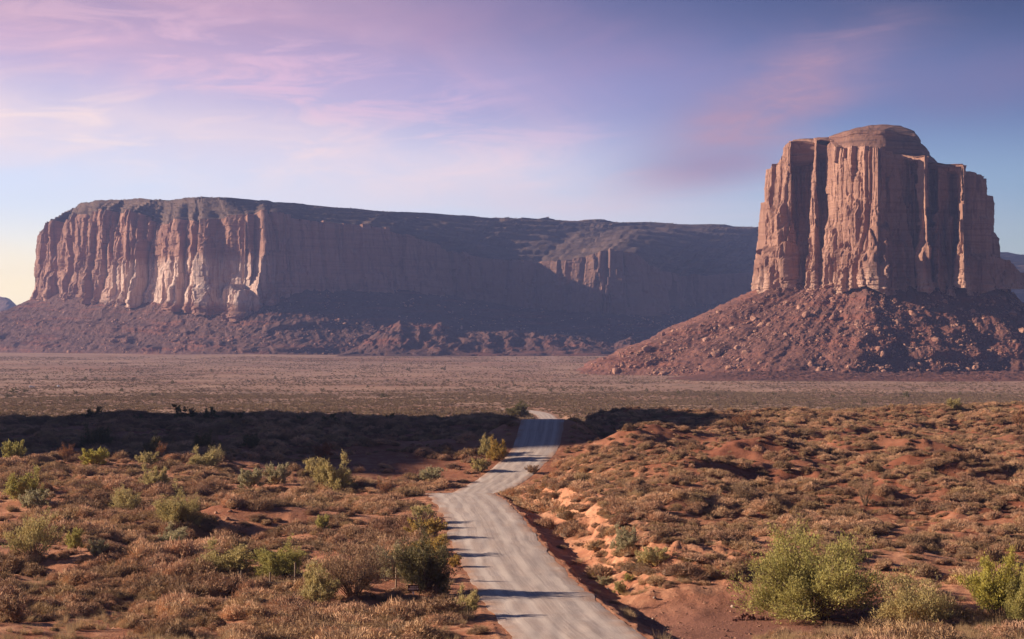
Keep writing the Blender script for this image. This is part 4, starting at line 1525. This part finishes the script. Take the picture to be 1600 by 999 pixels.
SHRUBS = [
    ('broad', 'green', 1270, 966, 212, 124, 'tallest shrub, broad olive green dome right of the brown dirt flat'),
    ('open', 'olive', 1424, 980, 124, 78, 'open twiggy olive shrub between the tall green one and the bright yellow one'),
    ('feather', 'bright', 1560, 970, 92, 98, 'bright yellow green feathery shrub at the lower right corner'),
    ('round', 'green', 1604, 978, 74, 80, 'dull green shrub crowding behind the bright yellow green one at the frame edge'),
    ('round', 'dark', 664, 927, 88, 84, 'dark green shrub on the roadside behind the small brown sign'),
    ('mid', 'grey', 612, 905, 70, 50, 'grey green shrub leaning on the left of the dark roadside shrub'),
    ('twiggy', 'brown', 552, 934, 118, 96, 'large bare brown twiggy shrub at the right end of the wooden fence'),
    ('mid', 'olive', 500, 942, 66, 58, 'leafy olive shrub low on the left side of the bare brown twiggy one'),
    ('round', 'green', 438, 903, 72, 48, 'dense rounded green shrub standing behind the wooden fence rails'),
    ('mid', 'olive', 350, 897, 92, 44, 'wide low olive shrub left of the first fence post'),
    ('midopen', 'olive', 54, 872, 84, 66, 'sparse straw green shrub with fanning stems near the left edge'),
    ('mid', 'green', 38, 784, 66, 46, 'bright green shrub near the left edge with brown twigs above it'),
    ('midopen', 'brown', 22, 768, 46, 40, 'brown twiggy shrub just left of and behind a bright green one'),
    ('small', 'grey', 56, 798, 44, 30, 'rounded grey green shrub in front of the bright green one at left'),
    ('small', 'green', 22, 722, 38, 30, 'yellow green shrub at the foot of the shaded slope by the left edge'),
    ('small', 'bright', 148, 729, 44, 26, 'low vivid yellow green shrub at the foot of the shaded slope'),
    ('midopen', 'olive', 198, 803, 58, 40, 'loose straw coloured shrub standing alone on the middle of the left flat'),
    ('mid', 'olive', 241, 766, 44, 36, 'upright pale olive shrub a little below the shaded slope'),
    ('round', 'olive', 282, 826, 74, 52, 'full olive shrub left of the red cut bank'),
    ('mid', 'grey', 270, 856, 58, 32, 'low grey green shrub in front of the shrub at the red cut bank'),
    ('small', 'green', 118, 862, 30, 34, 'small bright green upright shrub left of a tiny grey one'),
    ('small', 'grey', 153, 871, 27, 26, 'tiny grey green shrub right of a small bright green one'),
    ('mid', 'olive', 522, 768, 62, 52, 'tall pale olive shrub above the sandy patch left of the road bend'),
    ('small', 'olive', 488, 745, 34, 26, 'round olive shrub left of and behind the tall pale olive one'),
    ('small', 'grey', 392, 765, 44, 30, 'grey green shrub in the middle of the left flat, left of its twin'),
    ('small', 'grey', 432, 757, 40, 30, 'grey green shrub in the middle of the left flat, right of its twin'),
    ('mid', 'olive', 318, 734, 48, 30, 'wide dull olive shrub at the lower edge of the shade'),
    ('bare', 'olive', 340, 727, 26, 30, 'bare stemmed pale shrub beside the wide dull olive one'),
    ('bare', 'rust', 103, 722, 26, 28, 'rusty brown bare shrub left of the vivid yellow green one'),
    ('bare', 'rust', 252, 716, 20, 24, 'rusty brown shrub on a thin stem at the edge of the shade'),
    ('mid', 'dark', 240, 712, 30, 30, 'dark brown shrub behind the rusty one at the edge of the shade'),
    ('small', 'olive', 232, 728, 34, 20, 'low olive shrub in front of the rusty one at the edge of the shade'),
    ('small', 'rust', 507, 716, 32, 22, 'rusty brown shrub lit at the lower edge of the shade near the road'),
    ('bare', 'rust', 600, 778, 22, 28, 'small rusty dead shrub on the sand left of the road bend'),
    ('small', 'green', 505, 830, 26, 24, 'small yellow green shrub on a mound halfway to the road'),
    ('small', 'olive', 660, 818, 46, 26, 'olive roadside shrub, farthest of the row on the left verge'),
    ('small', 'ochre', 664, 842, 56, 30, 'ochre yellow roadside shrub, second from the far end of the verge row'),
    ('mid', 'ochre', 676, 868, 58, 34, 'ochre tan roadside shrub behind the dark green one'),
    ('small', 'ochre', 712, 886, 22, 18, 'tiny ochre shrub at the very edge of the gravel by the dark shrub'),
    ('mid', 'olive', 762, 712, 30, 28, 'olive shrub on the verge where the road climbs into shade'),
    ('mid', 'ochre', 778, 720, 34, 32, 'straw yellow shrub on the verge where the road climbs into shade'),
    ('small', 'olive', 750, 738, 28, 20, 'low olive shrub on the verge below the straw yellow one'),
    ('small', 'grey', 675, 752, 40, 20, 'low grey shrub on the bank above the road bend'),
    ('mid', 'grey', 978, 866, 46, 36, 'pale grey green shrub on top of the orange cut bank'),
    ('small', 'olive', 1020, 884, 50, 26, 'dull olive shrub right of the pale one on the orange cut bank'),
    ('small', 'green', 928, 905, 18, 11, 'tiny bright green shrub in the ditch beside the road'),
    ('small', 'grey', 946, 915, 26, 14, 'grey green ditch shrub right of the tiny bright green one'),
    ('small', 'olive', 968, 930, 24, 20, 'olive ditch shrub above the pale stones'),
    ('small', 'green', 982, 908, 20, 12, 'small yellow green shrub at the shaded hollow of the dirt flat'),
    ('bare', 'brown', 1352, 790, 42, 44, 'pale brown bare shrub with a thin trunk, middle of the red hillside'),
    ('bare', 'brown', 1162, 786, 58, 34, 'wide pale brown twiggy shrub on the red hillside'),
    ('bare', 'rust', 1158, 672, 44, 26, 'reddish round bare shrub on the hillside crest'),
    ('bare', 'rust', 1592, 672, 30, 30, 'reddish bare shrub on the hillside crest at the right edge'),
    ('small', 'olive', 1490, 640, 26, 16, 'olive shrub at the crest of the hillside towards the right'),
    ('small', 'brown', 832, 740, 20, 12, 'round brown shrub on the right edge of the climbing road'),
    ('mid', 'olive', 728, 962, 46, 40, 'twiggy olive shrub on the near left corner of the road'),
    ('small', 'brown', 690, 968, 60, 32, 'brown shrub beside the twiggy olive one at the near road corner'),
    ('small', 'brown', 20, 972, 46, 40, 'brown rounded shrub in the lower left corner'),
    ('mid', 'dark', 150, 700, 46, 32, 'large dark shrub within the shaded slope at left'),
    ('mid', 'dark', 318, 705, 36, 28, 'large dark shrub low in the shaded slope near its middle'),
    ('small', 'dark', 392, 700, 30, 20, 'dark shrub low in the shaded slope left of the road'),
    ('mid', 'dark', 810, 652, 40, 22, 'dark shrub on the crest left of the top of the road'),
]
for a in SHRUBS:
    add_shrub(*a)
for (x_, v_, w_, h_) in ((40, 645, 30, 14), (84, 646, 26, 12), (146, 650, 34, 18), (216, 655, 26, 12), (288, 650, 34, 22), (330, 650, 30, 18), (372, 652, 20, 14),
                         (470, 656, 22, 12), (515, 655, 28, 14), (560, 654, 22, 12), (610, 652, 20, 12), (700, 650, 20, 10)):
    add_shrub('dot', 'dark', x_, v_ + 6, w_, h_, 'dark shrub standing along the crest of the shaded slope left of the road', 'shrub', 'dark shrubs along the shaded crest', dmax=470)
JUN = [(693, 579, 9, 7), (638, 580, 9, 6), (1415, 622, 18, 11), (600, 622, 18, 8), (130, 596, 6, 5), (134, 594, 8, 6), (150, 595, 8, 6), (163, 594, 6, 4), (178, 595, 6, 4), (195, 595, 5, 4),
       (209, 594, 6, 5), (118, 616, 8, 7), (145, 625, 10, 6), (121, 628, 10, 6), (190, 612, 10, 6), (73, 592, 7, 6), (22, 615, 16, 10), (14, 622, 12, 8), (40, 613, 10, 5),
       (860, 612, 9, 6), (880, 611, 6, 4), (925, 609, 10, 6), (940, 611, 9, 6), (778, 606, 9, 6), (804, 604, 8, 5), (740, 612, 8, 6), (556, 590, 6, 4), (430, 592, 7, 5),
       (475, 600, 8, 5), (350, 606, 8, 5), (388, 598, 7, 5), (300, 589, 6, 4), (270, 600, 9, 6), (240, 620, 10, 7), (505, 612, 10, 6), (665, 604, 8, 5), (575, 606, 7, 5),
       (1010, 612, 9, 6), (1060, 616, 9, 6), (1120, 620, 9, 6), (1210, 618, 9, 5), (1300, 622, 10, 6), (1500, 618, 10, 6), (1560, 622, 10, 6), (1350, 632, 12, 8), (1180, 634, 12, 7),
       (115, 578, 5, 4), (141, 580, 5, 4), (172, 578, 5, 4), (216, 582, 5, 3), (330, 580, 5, 4), (700, 596, 6, 4), (850, 598, 6, 4), (620, 596, 6, 4), (980, 600, 6, 4)]
for (x_, v_, w_, h_) in JUN:
    p = hit(x_, v_, 480)
    if p is None:
        continue
    o = bpy.data.objects.new('plain_shrub', PROTO['dot'][1])
    COL.objects.link(o)
    o.location = p
    o.rotation_euler = (0, 0, rng.uniform(0, 6.28))
    k = p[1] / F / 3.0
    o.scale = (w_ * k, w_ * k, h_ * k * 3.0 / 2.2)
    o.material_slots[0].link = 'OBJECT'
    o.material_slots[0].material = LEAF['dark']
    far_ = 'far out on' if p[1] > 1900 else 'midway over' if p[1] > 1250 else 'nearer on'
    zone = 'left edge' if x_ < 100 else 'lit end of the mesa' if x_ < 400 else 'shaded middle of the mesa' if x_ < 700 else 'road gap' if x_ < 900 else 'left slope of the butte' if x_ < 1200 else 'butte'
    sz_ = 'larger' if w_ >= 9 else 'tiny'
    tag(o, f'{sz_} dark shrub {far_} the pale plain below the {zone}', 'shrub', 'dark shrubs scattered over the plain')


# ------------------------------------------------------------------ rocks
def rock_mesh(name, seed, mat, sub=2, flat=.75):
    r = np.random.default_rng(seed)
    bm = bmesh.new()
    bmesh.ops.create_icosphere(bm, subdivisions=sub, radius=1.0)
    pl = [(r.normal(0, 1, 3), r.uniform(.45, .85)) for _ in range(11)]
    for v in bm.verts:
        c = np.array(v.co)
        for nn, dd in pl:
            nn = nn / np.linalg.norm(nn)
            e = c @ nn - dd
            if e > 0:
                c = c - nn * e
        c = c * (1 + .06 * r.normal()) * np.array([1.15, .95, flat])
        v.co = c
    me = bpy.data.meshes.new(name)
    bm.to_mesh(me)
    bm.free()
    me.materials.append(mat)
    return me


ROCKS = [rock_mesh('boulder_block', 600 + i, M_BOULDER) for i in range(6)]
RUB = [rock_mesh('rubble_block', 620 + i, M_BOULDER, 1, .7) for i in range(5)]


def on_surface(V, x_, v_):
    """nearest point of a lofted slope to a photo position, on the side facing the camera"""
    q = V.reshape(-1, 3)
    c = 800 + q[:, 0] / q[:, 1] * F
    r_ = VH - (q[:, 2] - CAMZ) / q[:, 1] * F
    d = (c - x_) ** 2 + (r_ - v_) ** 2 + np.maximum(q[:, 1] - q[:, 1].min() - 420, 0) ** 2
    return q[d.argmin()]


BOULD = [(1036, 524, 11, 'pale boulder on the left skyline of the debris cone, upper one of a cluster'), (1050, 521, 9, 'pale boulder on the left skyline of the debris cone, top right of a cluster'),
         (1028, 534, 12, 'tilted pale boulder on the left skyline of the debris cone, lower in the cluster'), (1166, 553, 16, 'rounded pale boulder alone halfway up the left of the debris cone'),
         (1326, 577, 13, 'brightest flat pale boulder at the foot of the debris cone'), (1283, 562, 10, 'upright boulder above the flat pale one at the foot of the debris cone'),
         (1384, 582, 13, 'boulder at the foot of the debris cone right of the flat pale one'), (1453, 580, 10, 'square boulder at the foot of the debris cone towards the right'),
         (1420, 580, 9, 'small boulder left of the square one at the foot of the debris cone'), (985, 553, 9, 'boulder low on the left tip of the debris cone'),
         (1010, 545, 10, 'boulder between the left tip of the debris cone and the skyline cluster'), (1538, 468, 10, 'upright pale block just under the wall at the right of the butte')]
for (x_, v_, w_, lb) in BOULD:
    q = on_surface(BUTTE_TALUS, x_, v_)
    o = bpy.data.objects.new('boulder', ROCKS[rng.integers(0, 6)])
    COL.objects.link(o)
    k = w_ * q[1] / F * .5
    o.location = (q[0], q[1], q[2] + k * .25)
    o.rotation_euler = tuple(rng.uniform(-.4, .4, 2)) + (rng.uniform(0, 6.28),)
    o.scale = (k, k, k)
    tag(o, lb, 'boulder')
qv = BUTTE_TALUS[3:-6].reshape(-1, 3)
fr = np.where(qv[:, 1] < BD + 130)[0]
tl = (qv[fr, 2] + 25) / 110
pk = fr[rng.random(len(fr)) < .16 * (1.1 - .6 * np.clip(tl, 0, 1)) * sst(-.5, .5, fbm(qv[fr, 0] / 26, qv[fr, 1] / 26, qv[fr, 2] / 26, 3, 631)) * 1.7]
bsz = np.clip(rng.lognormal(-.12, .66, len(pk)), .4, 6.0)
big = np.argsort(-bsz)[:90]
for i in big:
    o = bpy.data.objects.new('boulder', ROCKS[rng.integers(0, 6)])
    COL.objects.link(o)
    o.location = qv[pk[i]] + np.array([0, 0, bsz[i] * .2])
    o.rotation_euler = tuple(rng.uniform(-.5, .5, 2)) + (rng.uniform(0, 6.28),)
    o.scale = (bsz[i],) * 3
    bx, bz = 800 + qv[pk[i], 0] / qv[pk[i], 1] * F, (qv[pk[i], 2] + 25) / 110
    ww_ = 'left tip' if bx < 1090 else 'left flank' if bx < 1200 else 'middle' if bx < 1370 else 'right part' if bx < 1500 else 'far right flank'
    hh_ = 'at the foot of' if bz < .2 else 'on the lower slope of' if bz < .45 else 'halfway up' if bz < .7 else 'high under the wall on'
    zz_ = 'huge' if bsz[i] > 4.8 else 'big' if bsz[i] > 3.6 else 'middling' if bsz[i] > 3.0 else 'smaller'
    tag(o, f'{zz_} red boulder {hh_} the {ww_} of the debris cone', 'boulder', 'boulders strewn over the debris cone')
rest = np.ones(len(pk), bool)
rest[big] = False
scatter('rubble', qv[pk][rest] + np.array([0, 0, .2]), np.repeat(bsz[rest][:, None], 3, 1) * rng.uniform(.7, 1.2, (rest.sum(), 3)), eul(rest.sum(), .5), rng.integers(0, 5, rest.sum()), RUB,
        'loose angular rubble covering the debris cone of the butte')
qm = MTV[2:-4].reshape(-1, 3)
fm = np.where((qm[:, 1] < 4400))[0]
pm = fm[rng.random(len(fm)) < .16 * sst(-.3, .6, fbm(qm[fm, 0] / 40, qm[fm, 1] / 40, qm[fm, 2] / 40, 3, 641))]
msz = np.clip(rng.lognormal(.5, .5, len(pm)), .8, 7)
scatter('rubble', qm[pm], np.repeat(msz[:, None], 3, 1) * rng.uniform(.7, 1.2, (len(pm), 3)), eul(len(pm), .5), rng.integers(0, 5, len(pm)), RUB,
        'loose angular rubble on the apron below the mesa')
# shrubs on the summit and benches of the mesa
qc = MCV[:80].reshape(-1, 3)
rowi = np.repeat(np.arange(80), MCV.shape[1])
pc = np.where((rng.random(len(qc)) < np.where(rowi > 74, .16, .02)) & (qc[:, 1] < 6200))[0]
csz = np.clip(rng.lognormal(.75, .4, len(pc)), 1.0, 5.0)
scatter('summit_scrub', qc[pc], np.stack([csz, csz, csz * .8], 1), eul(len(pc), .05), rng.integers(0, 4, len(pc)), FAR,
        'scattered dark scrub on the benches and summit of the mesa')

# pebbles on the bare sand, the banks and the dirt flat
xb, yb = fan_points(60000, 100, 330, .30)
zb, ab = ground_z(xb, yb, True)
sb = ab['s']
pb = .05 + .55 * ((sb > 4.6) & (sb < 16)) + .3 * ab['wash'] + .25 * ((sb < -4.4) & (sb > -7)) + .18 * (fbm(xb / 6, yb / 6, 0, 2, 661) > .35)
pb = np.maximum(pb, .6 * ((np.abs(sb) > 3.75) & (np.abs(sb) < 4.9)))
kb = (np.abs(sb) > 3.75) & (rng.random(len(xb)) < pb)
bs = np.clip(rng.lognormal(-2.75, .5, kb.sum()), .03, .28)
scatter('pebbles', np.stack([xb, yb, zb], 1)[kb], np.repeat(bs[:, None], 3, 1), eul(kb.sum(), .5), rng.integers(0, 5, kb.sum()), RUB,
        'loose pebbles and clods over the sand and banks beside the road')

# stones near the road
PALE = [rock_mesh('pale_stone_block', 640 + i, M_STONE, 2, .8) for i in range(3)]
for (x_, v_, w_) in ((979, 951, 9), (986, 956, 7), (990, 959, 8), (997, 961, 5), (1008, 968, 5), (1019, 967, 5), (1022, 935, 8), (950, 921, 5), (1144, 949, 8)):
    p = hit(x_, v_)
    o = bpy.data.objects.new('stone', PALE[rng.integers(0, 3)])
    COL.objects.link(o)
    k = w_ * p[1] / F * .5
    o.location = p + np.array([0, 0, k * .3])
    o.rotation_euler = (0, 0, rng.uniform(0, 6.28))
    o.scale = (k, k, k)
    tag(o, 'pale stone on the edge of the brown dirt flat beside the road', 'stone', 'pale stones beside the dirt flat')
DK = [rock_mesh('dark_stone_block', 650 + i, M_DARKSTONE, 1, .7) for i in range(3)]
p0 = hit(1172, 968)
pile = empty('stone_pile', p0, 'low pile of dark red stones at the left foot of the tallest shrub', 'stone pile')
for i in range(64):
    t = rng.uniform(-1, 1)
    lx = t * 1.35
    ly = rng.normal(0, .28)
    hz_ = max(0, .42 * (1 - t * t) - abs(ly) * .5)
    o = bpy.data.objects.new('stone', DK[i % 3])
    COL.objects.link(o)
    o.parent = pile
    k = rng.uniform(.09, .17)
    wz_ = gz(p0[0] + lx, p0[1] + ly) - p0[2]
    o.location = (lx, ly, wz_ + rng.random() * hz_ + .03)
    o.rotation_euler = tuple(rng.uniform(0, 6.28, 3))
    o.scale = (k, k, k)
for (x_, v_, w_, lb) in ((605, 908, 7, 'pale stone lying under the bare twiggy shrub beside the fence post'), (616, 923, 9, 'pale stone lying in front of the brown sign shrub'),
                         (95, 974, 8, 'pale stone on bare sand at the lower left'), (176, 793, 8, 'pale stone beside the lone straw coloured shrub')):
    p = hit(x_, v_)
    o = bpy.data.objects.new('stone', PALE[rng.integers(0, 3)])
    COL.objects.link(o)
    k = w_ * p[1] / F * .5
    o.location = p + np.array([0, 0, k * .3])
    o.scale = (k, k, k * .8)
    tag(o, lb, 'stone')
# dead stumps
for (x_, v_, h_, lb) in ((1231, 842, 18, 'dark dead stump standing on the red slope behind the tallest shrub'), (100, 958, 16, 'dark dead stump on the bare sand at the lower left')):
    p = hit(x_, v_)
    vs, fs = [], []
    k = h_ * p[1] / F
    for i in range(5):
        a = i * 1.3
        tip = np.array([math.cos(a) * .22 * k, math.sin(a) * .22 * k, k * (.55 + .45 * (i % 2))])
        tube(vs, fs, [np.array([math.cos(a) * .05, math.sin(a) * .05, -.15]), tip * .5 + np.array([.05 * k, .03 * k, 0]), tip], .13 * k, .04 * k, 6)
    for a in (.4, 3.4):
        tube(vs, fs, [np.array([0, 0, .05]), np.array([math.cos(a) * .5 * k, math.sin(a) * .3 * k, .06 * k]), np.array([math.cos(a) * k, math.sin(a) * .6 * k, .03])], .07 * k, .02 * k, 5)
    me = bpy.data.meshes.new('dead_stump')
    me.from_pydata([tuple(q) for q in vs], [], fs)
    me.materials.append(M_BARK)
    o = bpy.data.objects.new('dead_stump', me)
    COL.objects.link(o)
    o.location = p
    tag(o, lb, 'stump')
# blocks in the red cut bank
for (x_, v_, w_) in ((346, 788, 10), (352, 793, 8), (338, 803, 7), (360, 800, 8), (372, 797, 7), (330, 812, 8), (345, 815, 8), (356, 812, 9), (366, 818, 7), (340, 824, 6), (372, 826, 7), (352, 826, 6)):
    p = hit(x_, v_)
    o = bpy.data.objects.new('boulder', ROCKS[rng.integers(0, 6)])
    COL.objects.link(o)
    k = w_ * p[1] / F * .55
    o.location = p + np.array([0, 0, k * .2])
    o.rotation_euler = tuple(rng.uniform(-.4, .4, 2)) + (rng.uniform(0, 6.28),)
    o.scale = (k, k, k)
    tag(o, 'red sandstone block in the small cut bank on the left flat', 'boulder', 'blocks in the red cut bank')

# ------------------------------------------------------------------ fence, sign, cars
def bar_bm(bm, a, b, w, h, jit=0.0):
    a, b = Vector(a), Vector(b)
    d = (b - a).normalized()
    u = d.cross(Vector((0, 0, 1)) if abs(d.z) < .9 else Vector((0, 1, 0))).normalized()
    n_ = u.cross(d).normalized()
    rings = []
    for k in range(5):
        t = k / 4
        c = a.lerp(b, t) + u * random.uniform(-jit, jit) + n_ * random.uniform(-jit, jit)
        s = random.uniform(.88, 1.1)
        rings.append([bm.verts.new(c + u * w * s * .5 * math.cos(q * math.pi / 3) + n_ * h * s * .5 * math.sin(q * math.pi / 3)) for q in range(6)])
    for r1, r2 in zip(rings, rings[1:]):
        for q in range(6):
            bm.faces.new((r1[q], r1[(q + 1) % 6], r2[(q + 1) % 6], r2[q]))
    bm.faces.new(rings[0][::-1])
    bm.faces.new(rings[-1])


def bar(name, a, b, w, h, mat, parent, jit=.008):
    bm = bmesh.new()
    bar_bm(bm, a, b, w, h, jit)
    me = bpy.data.meshes.new(name)
    bm.normal_update()
    bm.to_mesh(me)
    bm.free()
    me.materials.append(mat)
    o = bpy.data.objects.new(name, me)
    COL.objects.link(o)
    o.parent = parent
    return o


FD = 147.0


def fence(posts, rails, label):
    xs = [hit_d(px_, FD) for px_, _ in posts]
    base_ = xs[0]
    root = empty('wooden_fence', base_, label, 'fence')
    for (px_, hh), w_ in zip(posts, xs):
        l_ = w_ - base_
        bar('post', (l_[0], l_[1], l_[2] - .2), (l_[0] + .03, l_[1], l_[2] + hh), .13, .13, M_WOOD, root)
    for (xa, ha, xb, hb) in rails:
        a, b = hit_d(xa, FD) - base_, hit_d(xb, FD) - base_
        bar('rail', (a[0], a[1] - .1, a[2] + ha), (b[0], b[1] - .1, b[2] + hb), .09, .11, M_WOOD, root)
    return root


def hit_d(px_, d):
    X = (px_ - 800) * d / F
    return np.array([X, d, gz(X, d)])


fence([(377, 1.35), (422, 1.25), (461, 2.1), (475, 1.3)], [(404, .45, 462, .50), (460, .42, 477, .40), (460, .95, 478, .98)], 'weathered fence of four posts with broken rails before the rounded green shrub')
fence([(619, 1.7), (657, 1.4)], [(592, .62, 634, .85)], 'leaning grey fence post and rail behind the small brown sign')
M_SIGN = plain_mat('sign_brown', (.075, .045, .038), (.095, .058, .048), 8, .6)
M_SIGNTXT = plain_mat('sign_lettering', (.55, .50, .47), (.62, .57, .54), 10, .6)
ps_ = hit_d(646, 139.0)
sg = empty('road_sign', ps_, 'small dark brown sign with pale lettering on a post by the dark roadside shrub', 'sign')


def block(name, c, s, mat, parent, bev=.01):
    bm = bmesh.new()
    bmesh.ops.create_cube(bm, size=1)
    for v in bm.verts:
        v.co = Vector((c[0] + v.co.x * s[0], c[1] + v.co.y * s[1], c[2] + v.co.z * s[2]))
    bmesh.ops.bevel(bm, geom=bm.edges[:], offset=bev, segments=1, affect='EDGES')
    me = bpy.data.meshes.new(name)
    bm.to_mesh(me)
    bm.free()
    me.materials.append(mat)
    o = bpy.data.objects.new(name, me)
    COL.objects.link(o)
    o.parent = parent
    return o


bar('post', (0, 0, -.25), (0, 0, 1.5), .08, .08, M_SIGN, sg)
pnl = block('panel', (0, -.06, 1.32), (.82, .035, .46), M_SIGN, sg)
# lettering too small to read in the photograph: rows of letter strokes
def strokes(name, zc, hh, x0, x1, seed):
    r = np.random.default_rng(seed)
    bm = bmesh.new()
    xx = x0
    while xx < x1:
        w = r.uniform(.022, .04)
        if r.random() < .86:
            m_ = bmesh.ops.create_cube(bm, size=1)
            for v in m_['verts']:
                v.co = Vector((xx + w / 2 + v.co.x * w, -.083 + v.co.y * .006, zc + v.co.z * hh))
        xx += w + .007
    me = bpy.data.meshes.new(name)
    bm.to_mesh(me)
    bm.free()
    me.materials.append(M_SIGNTXT)
    o = bpy.data.objects.new(name, me)
    o['kind'] = 'stuff'
    COL.objects.link(o)
    o.parent = pnl


strokes('lettering', 1.40, .07, -.30, .36, 1)
strokes('lettering', 1.26, .09, -.35, .36, 2)
bm = bmesh.new()
bmesh.ops.create_cone(bm, cap_ends=True, segments=16, radius1=.09, radius2=.09, depth=.02, matrix=Matrix.Translation((0, -.06, .95)) @ Matrix.Rotation(math.pi / 2, 4, 'X'))
me = bpy.data.meshes.new('reflector')
bm.to_mesh(me)
bm.free()
me.materials.append(M_SIGNTXT)
rf = bpy.data.objects.new('reflector', me)
COL.objects.link(rf)
rf.parent = sg

M_WHITE = plain_mat('white_paint', (.78, .78, .78), (.82, .82, .82), 2, .35)
M_GLASS = plain_mat('dark_glass', (.03, .035, .04), (.04, .045, .05), 2, .1)
M_TYRE = plain_mat('tyre_rubber', (.02, .02, .02), (.03, .03, .03), 4, .9)


def car(x_, v_, rz, label):
    p = hit(x_, v_, 480)
    root = empty('parked_car', p, label, 'car')
    root.rotation_euler = (0, 0, rz)
    prof = [(-2.3, .35), (-2.35, .95), (-2.2, 1.1), (-2.05, 1.65), (.3, 1.7), (1.0, 1.15), (2.2, 1.0), (2.3, .7), (2.25, .35)]

    def extr(name, pr, hw, mat, par):
        vs = [(x1, s * hw * (.86 if z1 > 1.3 else 1), z1) for s in (-1, 1) for x1, z1 in pr]
        k = len(pr)
        fs = [tuple(range(k))[::-1], tuple(range(k, 2 * k))] + [(i, (i + 1) % k, k + (i + 1) % k, k + i) for i in range(k)]
        me = bpy.data.meshes.new(name)
        me.from_pydata(vs, [], fs)
        me.materials.append(mat)
        o = bpy.data.objects.new(name, me)
        COL.objects.link(o)
        o.parent = par
    extr('body', prof, .9, M_WHITE, root)
    extr('window', [(-1.9, 1.15), (-1.85, 1.55), (.2, 1.58), (.75, 1.16)], .915, M_GLASS, root)
    for sx_ in (-1.4, 1.4):
        for sy_ in (-.8, .8):
            bm = bmesh.new()
            bmesh.ops.create_cone(bm, cap_ends=True, segments=14, radius1=.36, radius2=.36, depth=.24, matrix=Matrix.Translation((sx_, sy_, .36)) @ Matrix.Rotation(math.pi / 2, 4, 'X'))
            me = bpy.data.meshes.new('wheel')
            bm.to_mesh(me)
            bm.free()
            me.materials.append(M_TYRE)
            o = bpy.data.objects.new('wheel', me)
            COL.objects.link(o)
            o.parent = root


car(50, 606, .3, 'white car parked far out on the plain, left one of two')
car(91, 605, 1.9, 'white car parked far out on the plain, right one of two')

# ------------------------------------------------------------------ haze
def box_mesh(name, lo, hi, mat):
    x0, y0, z0 = lo
    x1, y1, z1 = hi
    v = [(x0, y0, z0), (x1, y0, z0), (x1, y1, z0), (x0, y1, z0), (x0, y0, z1), (x1, y0, z1), (x1, y1, z1), (x0, y1, z1)]
    f = [(3, 2, 1, 0), (4, 5, 6, 7), (0, 1, 5, 4), (1, 2, 6, 5), (2, 3, 7, 6), (3, 0, 4, 7)]
    return mesh_obj(name, v, f, mat)


hm = bpy.data.materials.new('evening_haze')
hm.use_nodes = True
ht = hm.node_tree
ht.nodes.clear()
pv = N(ht, 'ShaderNodeVolumePrincipled')
setin(pv, Color=(.36, .48, 1.0, 1), Density=5.5e-5, Anisotropy=.1)
ho = N(ht, 'ShaderNodeOutputMaterial')
ht.links.new(pv.outputs[0], ho.inputs['Volume'])
hz = box_mesh('haze', (-9200, -9200, -45), (9200, 9200, 345), hm)
hz['kind'] = 'stuff'
hz['label'] = 'thin violet evening haze over the whole plain'
